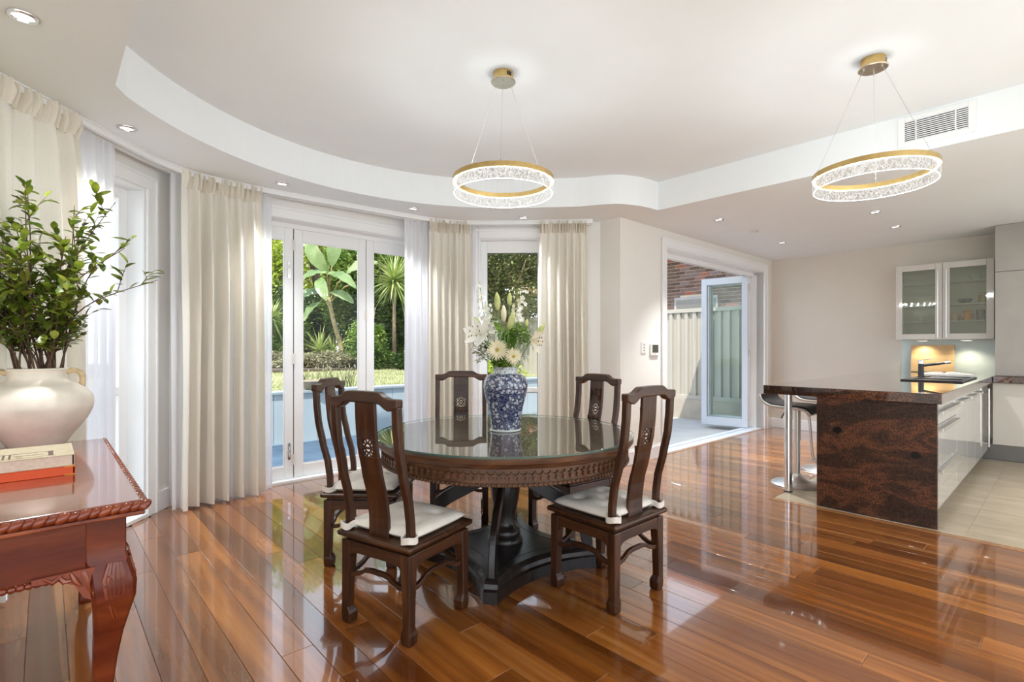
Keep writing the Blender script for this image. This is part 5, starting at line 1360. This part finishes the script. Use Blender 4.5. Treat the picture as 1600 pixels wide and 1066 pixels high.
for k, tip in enumerate(tips):
    own = {8: 'longest leafy branch of the urn, reaching far out to the right', 7: 'leafy branch of the urn just above the longest right-hand one', 6: 'tall leafy branch of the urn leaning right before the sheer curtain', 2: 'leafy branch rising highest left of centre in the urn', 3: 'leafy branch rising highest right of centre in the urn'}
    t = thing('leafy_branch', own.get(k, 'thin dark branch with small oval green leaves in the dense middle of the urn bunch'), 'branch', (UX, UY, ST+.36), 0, None if k in own else 'leafy branches in the urn')
    tp = Vector(tip); m0 = Vector((rb.uniform(-.06, .06), rb.uniform(-.06, .06), -.10)); b1 = Vector((m0.x*1.1+tp.x*.12, m0.y+tp.y*.1, .06))
    mid = b1.lerp(tp, .5)+Vector((-tp.x*.10+rb.uniform(-.03, .03), rb.uniform(-.03, .03), .05))
    cv = catmull([m0, b1, mid, tp], 7); n = len(cv)
    q = MB(); q.tube([tuple(p) for p in cv], [.0052*(1-.75*i/n) for i in range(n)], 6); 
    for j in range(7):
        i = int(n*(.34+.09*j)); p = cv[min(i, n-2)]; tg = (cv[min(i+1, n-1)]-p).normalized()
        d = (tg+Vector((rb.gauss(0, .7), rb.gauss(0, .7), rb.gauss(.1, .4)))).normalized(); L = rb.uniform(.09, .19)*(1.1-.08*j)
        e = p+d*L+Vector((0, 0, .02)); q.tube([tuple(p), tuple(p.lerp(e, .5)+Vector((0, 0, .008))), tuple(e)], [.002, .0016, .0009], 5)
        for s in range(6):
            u = .25+.15*s; pp = p.lerp(e, u); dd = (d*.7+Vector((rb.gauss(0, .8), rb.gauss(0, .8), rb.gauss(.05, .5)))).normalized(); add_leaf(t, pp, dd)
    for s in range(9):
        i = int(n*(.45+.055*s)); p = cv[min(i, n-1)]; add_leaf(t, p, Vector((rb.gauss(0, 1)+tp.x, rb.gauss(0, 1), rb.gauss(.3, .6))).normalized())
    obj('stem', q, 'stem_brown', t, smooth=True)

# ================================================================ KITCHEN
CZ = .927
t = rthing('kitchen_island', 'gloss white island base cabinets with a copper-veined granite end panel', 'kitchen island', 0, 0, 0)
q = MB(); q.box(4.51, 7.70, .66, 1.335, .10, .855); obj('carcass', q, 'cabinet_white', t)
q = MB(); q.box(4.51, 7.72, .71, 1.30, 0, .10); obj('kickboard', q, 'kick_grey', t)
q = MB(); q.box(4.480, 4.508, .622, 1.358, .002, .857); obj('end_panel', q, 'granite_panel', t, bevel=.0015)
for z0, z1 in ((.698, .853), (.408, .694), (.104, .404)):
    q = MB(); q.box(4.512, 5.498, .640, .660, z0, z1); d_ = obj('drawer_front', q, 'cabinet_gloss', t, bevel=.002)
    q = MB(); zz = z1-.050 if z1 < .8 else z1-.088
    q.box(4.64, 5.46, .612, .622, zz, zz+.030); q.box(4.64, 5.46, .62, .640, zz+.024, zz+.030); obj('handle', q, 'satin_steel', d_, bevel=.002)
for k, (b0, b1) in enumerate(((5.502, 6.098), (6.102, 6.648), (6.652, 7.148))):
    q = MB(); q.box(b0, b1, .640, .660, .104, .853); d_ = obj('door', q, 'cabinet_gloss', t, bevel=.002)
    q = MB(); q.box(b0+.10, b1-.10, .612, .622, .775, .802); q.box(b0+.10, b1-.10, .62, .640, .796, .802); obj('handle', q, 'satin_steel', d_, bevel=.002)
q = MB(); q.box(7.152, 7.60, .640, .660, .104, .853); d_ = obj('door', q, 'cabinet_gloss', t, bevel=.002)
q = MB(); q.tube([(7.50, .610, .17), (7.50, .610, .80)], .008, 10); q.tube([(7.50, .61, .21), (7.50, .642, .21)], .006, 8); q.tube([(7.50, .61, .76), (7.50, .642, .76)], .006, 8); obj('handle', q, 'chrome', d_, smooth=True, auto=40)
q = MB(); q.box(7.602, 7.70, .640, .660, .104, .853); obj('filler_panel', q, 'cabinet_gloss', t, bevel=.002)
# worktops
t = rthing('island_worktop', 'polished dark granite island worktop with thick copper-flecked edge', 'worktop', 4.455, 0, .857)
q = MB(); q.box(0, 3.94, .594, 1.753, 0, .070); obj('slab', q, 'granite', t, bevel=.003)
t = rthing('support_leg', 'round chrome post holding up the overhanging end of the granite worktop', 'post', 4.735, 1.655, 0)
q = MB(); q.lathe([(.0, 0), (.031, 0), (.031, .855), (.0, .856)], 28); obj('post', q, 'chrome', t, smooth=True, auto=40)
q = MB(); q.lathe([(.034, 0), (.034, .008), (.0315, .010)], 28); obj('foot', q, 'black_plastic', t, smooth=True, auto=40)
t = rthing('base_cabinets', 'pale grey kitchen base cabinets along the back wall', 'cabinet', 7.72, 0, 0)
q = MB(); q.box(.02, .64, -1.6, .60, .175, .855); obj('carcass', q, 'cabinet_back', t)
q = MB(); q.box(.05, .60, -1.6, .70, 0, .17); obj('kickboard', q, 'kick_grey', t)
for a0, a1 in ((-.04, .596), (-.68, -.044), (-1.3, -.684)):
    q = MB(); q.box(0, .02, a0, a1, .178, .852); obj('door', q, 'cabinet_back', t, bevel=.002)
t = rthing('back_worktop', 'dark granite worktop along the back wall below the tall units', 'worktop', 7.665, 0, .857)
q = MB(); q.box(0, .73, -1.6, .592, 0, .070); obj('slab', q, 'granite', t, bevel=.003)
# sink and tap
t = rthing('sink', 'black composite sink set in the island worktop', 'sink', 6.045, .665, CZ+.0005)
q = MB(); w_, d_ = 1.02, .45
q.box(0, w_, 0, .035, 0, .012); q.box(0, w_, d_-.075, d_, 0, .012); q.box(0, .035, .035, d_-.075, 0, .012); q.box(w_-.035, w_, .035, d_-.075, 0, .012); q.box(.44, .48, .035, d_-.075, 0, .010); q.box(.48, w_-.035, .035, d_-.075, 0, .004)
obj('rim', q, 'sink_black', t, bevel=.003)
q = MB(); q.box(.035, .44, .035, d_-.075, 0, .0018); obj('bowl', q, 'sink_black', t)
q = MB()
for k in range(7): q.box(.53+k*.062, .55+k*.062, .07, d_-.11, .004, .007)
obj('drainer_rib', q, 'sink_black', t, bevel=.001, seg=1)
t = rthing('tap', 'black mixer tap with chrome cap behind the sink', 'tap', 6.66, 1.055, CZ+.013)
q = MB(); q.lathe([(.0, 0), (.030, 0), (.030, .006), (.024, .010), (.0235, .135), (.0, .136)], 24); obj('body', q, 'black_plastic', t, smooth=True, auto=40)
q = MB(); q.lathe([(.0245, .135), (.0245, .170), (.022, .174), (.0, .174)], 24); obj('cap', q, 'chrome', t, smooth=True, auto=40)
q = MB(); q.tube([(0, -.018, .118), (-.01, -.20, .150)], [.014, .012], 12); sp_ = obj('spout', q, 'black_plastic', t, smooth=True, auto=40)
q = MB(); q.tube([(-.01, -.195, .149), (-.0115, -.235, .156)], [.0135, .0135], 12); obj('spray_tip', q, 'chrome', sp_, smooth=True, auto=40)
q = MB(); q.tube([(0, 0, .170), (0, -.05, .184), (0, -.11, .193)], [.004, .0035, .003], 8); obj('lever', q, 'chrome', t, smooth=True)
# chopping board leaning on the splashback, open book in front
t = rthing('chopping_board', 'pale wooden chopping board leaning against the blue splashback', 'chopping board', 8.30, 1.205, CZ)
q = MB(); q.box(-.012, .012, -.215, .215, 0, .345); o = obj('board', q, 'board_maple', t, bevel=.005); o.rotation_euler = (0, radians(6), 0); o.location = (.0, 0, .003)
t = rthing('open_book', 'open cookbook lying behind the sink before the chopping board', 'book', 7.72, 1.00, CZ+.001, turn=radians(12))
def page_side(s):
    q = MB(); n = 10; pr = [(s*.24*i/n, .006+.026*sin(pi*min(1, (i/n)**.6))*(1-.55*i/n)) for i in range(n+1)]
    q.loft([[(x*.0+y_, x, z)for x, z in pr]+[(y_, pr[-1][0], .002), (y_, 0, .002)] for y_ in (-.15, .15)]); return q
for s in (-1, 1): obj('pages', page_side(s), 'paper', t, smooth=True, auto=40)
q = MB(); q.box(-.155, .155, -.25, .25, 0, .002); obj('cover', q, 'kick_grey', t)
q = MB()
for i in range(6): q.box(-.10, .02, .05+.018*i, .062+.018*i, .0335-.0022*i, .0340-.0022*i)
obj('printed_photo', q, 'photo_print', t)
# splashback
t = rthing('splashback', 'pale blue glass splashback behind the chopping board', 'splashback', 8.392, 0, CZ)
q = MB(); q.box(0, .008, .60, 1.535, 0, .412); obj('glass_panel', q, 'splash_glass', t)
# wall cabinet with two frosted glass doors
t = rthing('wall_cabinet', 'white wall cabinet with two frosted glass doors above the splashback', 'cabinet', 8.05, 0, 1.34)
x1, H_ = .348, .935
q = MB(); A0, A1 = .610, 1.530
q.box(.022, x1, A0, A0+.018, 0, H_); q.box(.022, x1, A1-.018, A1, 0, H_); q.box(.022, x1, A0+.018, A1-.018, 0, .018); q.box(.022, x1, A0+.018, A1-.018, H_-.018, H_); q.box(x1-.01, x1-.001, A0+.018, A1-.018, .018, H_-.018); q.box(.04, x1-.01, 1.061, 1.079, .018, H_-.018)
obj('carcass', q, 'cabinet_white', t, bevel=.001, seg=1)
for z in (.22, .425, .70):
    for (a0, a1) in ((A0+.018, 1.061), (1.079, A1-.018)):
        q = MB(); q.box(.045, x1-.01, a0, a1, z-.008, z+.008); obj('shelf', q, 'cabinet_white', t)
for a0, a1, hs in ((A0, 1.068, 1.030), (1.072, A1, 1.110)):
    q = MB(); s = .066
    q.box(0, .020, a0, a0+s, .002, H_-.002); q.box(0, .020, a1-s, a1, .002, H_-.002); q.box(0, .020, a0+s, a1-s, .002, .070); q.box(0, .020, a0+s, a1-s, H_-.075, H_-.002)
    d_ = obj('door', q, 'cabinet_gloss', t, bevel=.003)
    q = MB(); q.box(.008, .012, a0+s-.004, a1-s+.004, .066, H_-.071); obj('pane', q, 'frosted_glass', d_)
    q = MB(); q.tube([(-.032, hs, .025), (-.032, hs, H_-.09)], .0045, 8)
    for z in (.05, H_-.115): q.tube([(-.032, hs, z), (.0, hs, z)], .0045, 8)
    obj('handle', q, 'satin_steel', d_, smooth=True, auto=40)
for aa in (.86, 1.28):
    q = MB(); q.box(.10, .18, aa-.055, aa+.055, -.016, 0); l_ = obj('under_light', q, 'satin_steel', t, bevel=.003)
    q = MB(); q.box(.115, .165, aa-.04, aa+.04, -.018, -.0155); obj('lens', q, 'lamp_lens', l_)
    ld = bpy.data.lights.new('cabinet_lamp', 'SPOT'); ld.energy = 4; ld.spot_size = radians(130); ld.spot_blend = .8; ld.shadow_soft_size = .03; ld.color = (1, .86, .62)
    lo = bpy.data.objects.new('cabinet_lamp', ld); COL.objects.link(lo); lo.parent = t; lo.location = (.17, aa, -.03)
# things inside it, blurred by the frosted glass
def cup(name, label, a, z, prof, mat, b=8.20):
    o = rthing(name, label, name.split('_')[-1], b, a, 1.34+z+.009); q = MB(); q.lathe(prof, 20); obj('body', q, mat, o, smooth=True, auto=50)
for k, (a, lab) in enumerate(((.70, 'white bowl at right on the top cabinet shelf'), (.78, 'white bowl stack left of it on the top cabinet shelf'))):
    cup('serving_bowl', lab, a, .70, [(.03, 0), (.055, .03), (.07, .07), (.066, .07), (.0, .02)], 'porcelain_white')
cup('storage_jar', 'amber jar on the second cabinet shelf behind the right glass door', .72, .425, [(.04, 0), (.042, .09), (.03, .10), (.03, .12), (0, .12)], 'handle_ceramic')
cup('dark_bowl', 'dark bowl on the second cabinet shelf behind the right glass door', .88, .425, [(.04, 0), (.065, .03), (.07, .055), (.0, .05)], 'kick_grey')
cup('orange_jug', 'orange jug on the third cabinet shelf behind the right glass door', .86, .22, [(.035, 0), (.05, .05), (.03, .10), (.036, .12), (0, .12)], 'orange_tab')
cup('dark_tumbler', 'dark tumbler on the third cabinet shelf behind the right glass door', .74, .22, [(.035, 0), (.04, .12), (0, .12)], 'kick_grey')
cup('brown_mug', 'brown mug on the third cabinet shelf next to the door handle', .98, .22, [(.04, 0), (.042, .09), (0, .09)], 'handle_ceramic')
cup('white_cup', 'white cup on the third shelf behind the left glass door', 1.30, .22, [(.025, 0), (.04, .08), (0, .08)], 'porcelain_white')
cup('small_glass', 'small white glass on the cabinet floor behind the left glass door', 1.40, .010, [(.03, 0), (.035, .08), (0, .08)], 'porcelain_white')
cup('white_saucer', 'white saucer stack on the cabinet floor behind the left glass door', 1.25, .010, [(.05, 0), (.07, .03), (0, .03)], 'porcelain_white')
# tall units right of the wall cabinet
t = rthing('tall_units', 'tall brushed steel roller unit standing on the back worktop', 'cabinet', 7.80, 0, CZ)
q = MB(); q.box(.02, .59, -1.6, .585, 0, LC-CZ-.002); obj('carcass', q, 'brushed_steel', t)
for z0, z1 in ((.004, 1.150), (1.156, LC-CZ-.004)):
    q = MB(); q.box(0, .02, -.30, .585, z0, z1); obj('door', q, 'brushed_steel', t, bevel=.002)
    q = MB(); q.box(0, .02, -1.2, -.304, z0, z1); obj('door', q, 'brushed_steel', t, bevel=.002)
# bar stools
def stool(b, a, label):
    t = rthing('bar_stool', label, 'bar stool', b, a, 0, 'bar stools at the island')
    q = MB(); q.lathe([(.0, 0), (.215, 0), (.217, .006), (.205, .014), (.12, .026), (.06, .055), (.034, .085), (.030, .10), (.0, .10)], 40); obj('base', q, 'satin_steel', t, smooth=True, auto=50)
    q = MB(); q.tube([(0, 0, .09), (0, 0, .42)], .024, 16); obj('lower_column', q, 'satin_steel', t, smooth=True, auto=40)
    q = MB(); q.tube([(0, 0, .40), (0, 0, .70)], .029, 16); obj('gas_column', q, 'satin_steel', t, smooth=True, auto=40)
    prof = catmull([(.245, 0, .815), (.225, 0, .765), (.17, 0, .728), (.08, 0, .718), (-.06, 0, .718), (-.13, 0, .705), (-.175, 0, .660)], 5)
    def shell(w, th, up):
        q = MB(); secs = []
        for i, p in enumerate(prof):
            tg = (prof[min(i+1, len(prof)-1)]-prof[max(i-1, 0)]).normalized(); nn = Vector((-tg.z, 0, tg.x)); nn = nn if nn.z > 0 or (abs(nn.z) < .3 and nn.x < 0) else -nn
            if i == 0: nn = Vector((-.9, 0, .3)).normalized()
            A = p+nn*up; B = p+nn*(up+th); secs.append([(-w, A.x, A.z), (w, A.x, A.z), (w, B.x, B.z), (-w, B.x, B.z)])
        return q.loft(secs)
    obj('seat_shell', shell(.195, .024, -.024), 'satin_steel', t, bevel=.006)
    obj('seat_pad', shell(.172, .010, .0005), 'seat_leather', t, bevel=.004)
    q = MB(); cv = catmull([(0, .0, .700), (0, -.07, .700), (0, -.125, .685), (0, -.150, .62), (0, -.165, .42), (0, -.180, .295), (0, -.20, .265), (0, -.26, .262)], 5)
    for s in (-.16, .16): q.tube([(s, p.y, p.z) for p in cv], .012, 8)
    q.tube([(-.16, -.26, .262), (.16, -.26, .262)], .012, 8); obj('footrest', q, 'satin_steel', t, smooth=True)
    q = MB(); q.tube([(-.03, .03, .70), (-.10, .07, .66), (-.13, .09, .60)], .005, 6); obj('lever', q, 'black_plastic', t, smooth=True)
stool(5.05, 1.69, 'satin steel bar stool with dark seat just behind the chrome post')
stool(5.85, 1.69, 'satin steel bar stool further back, half hidden by the granite panel')
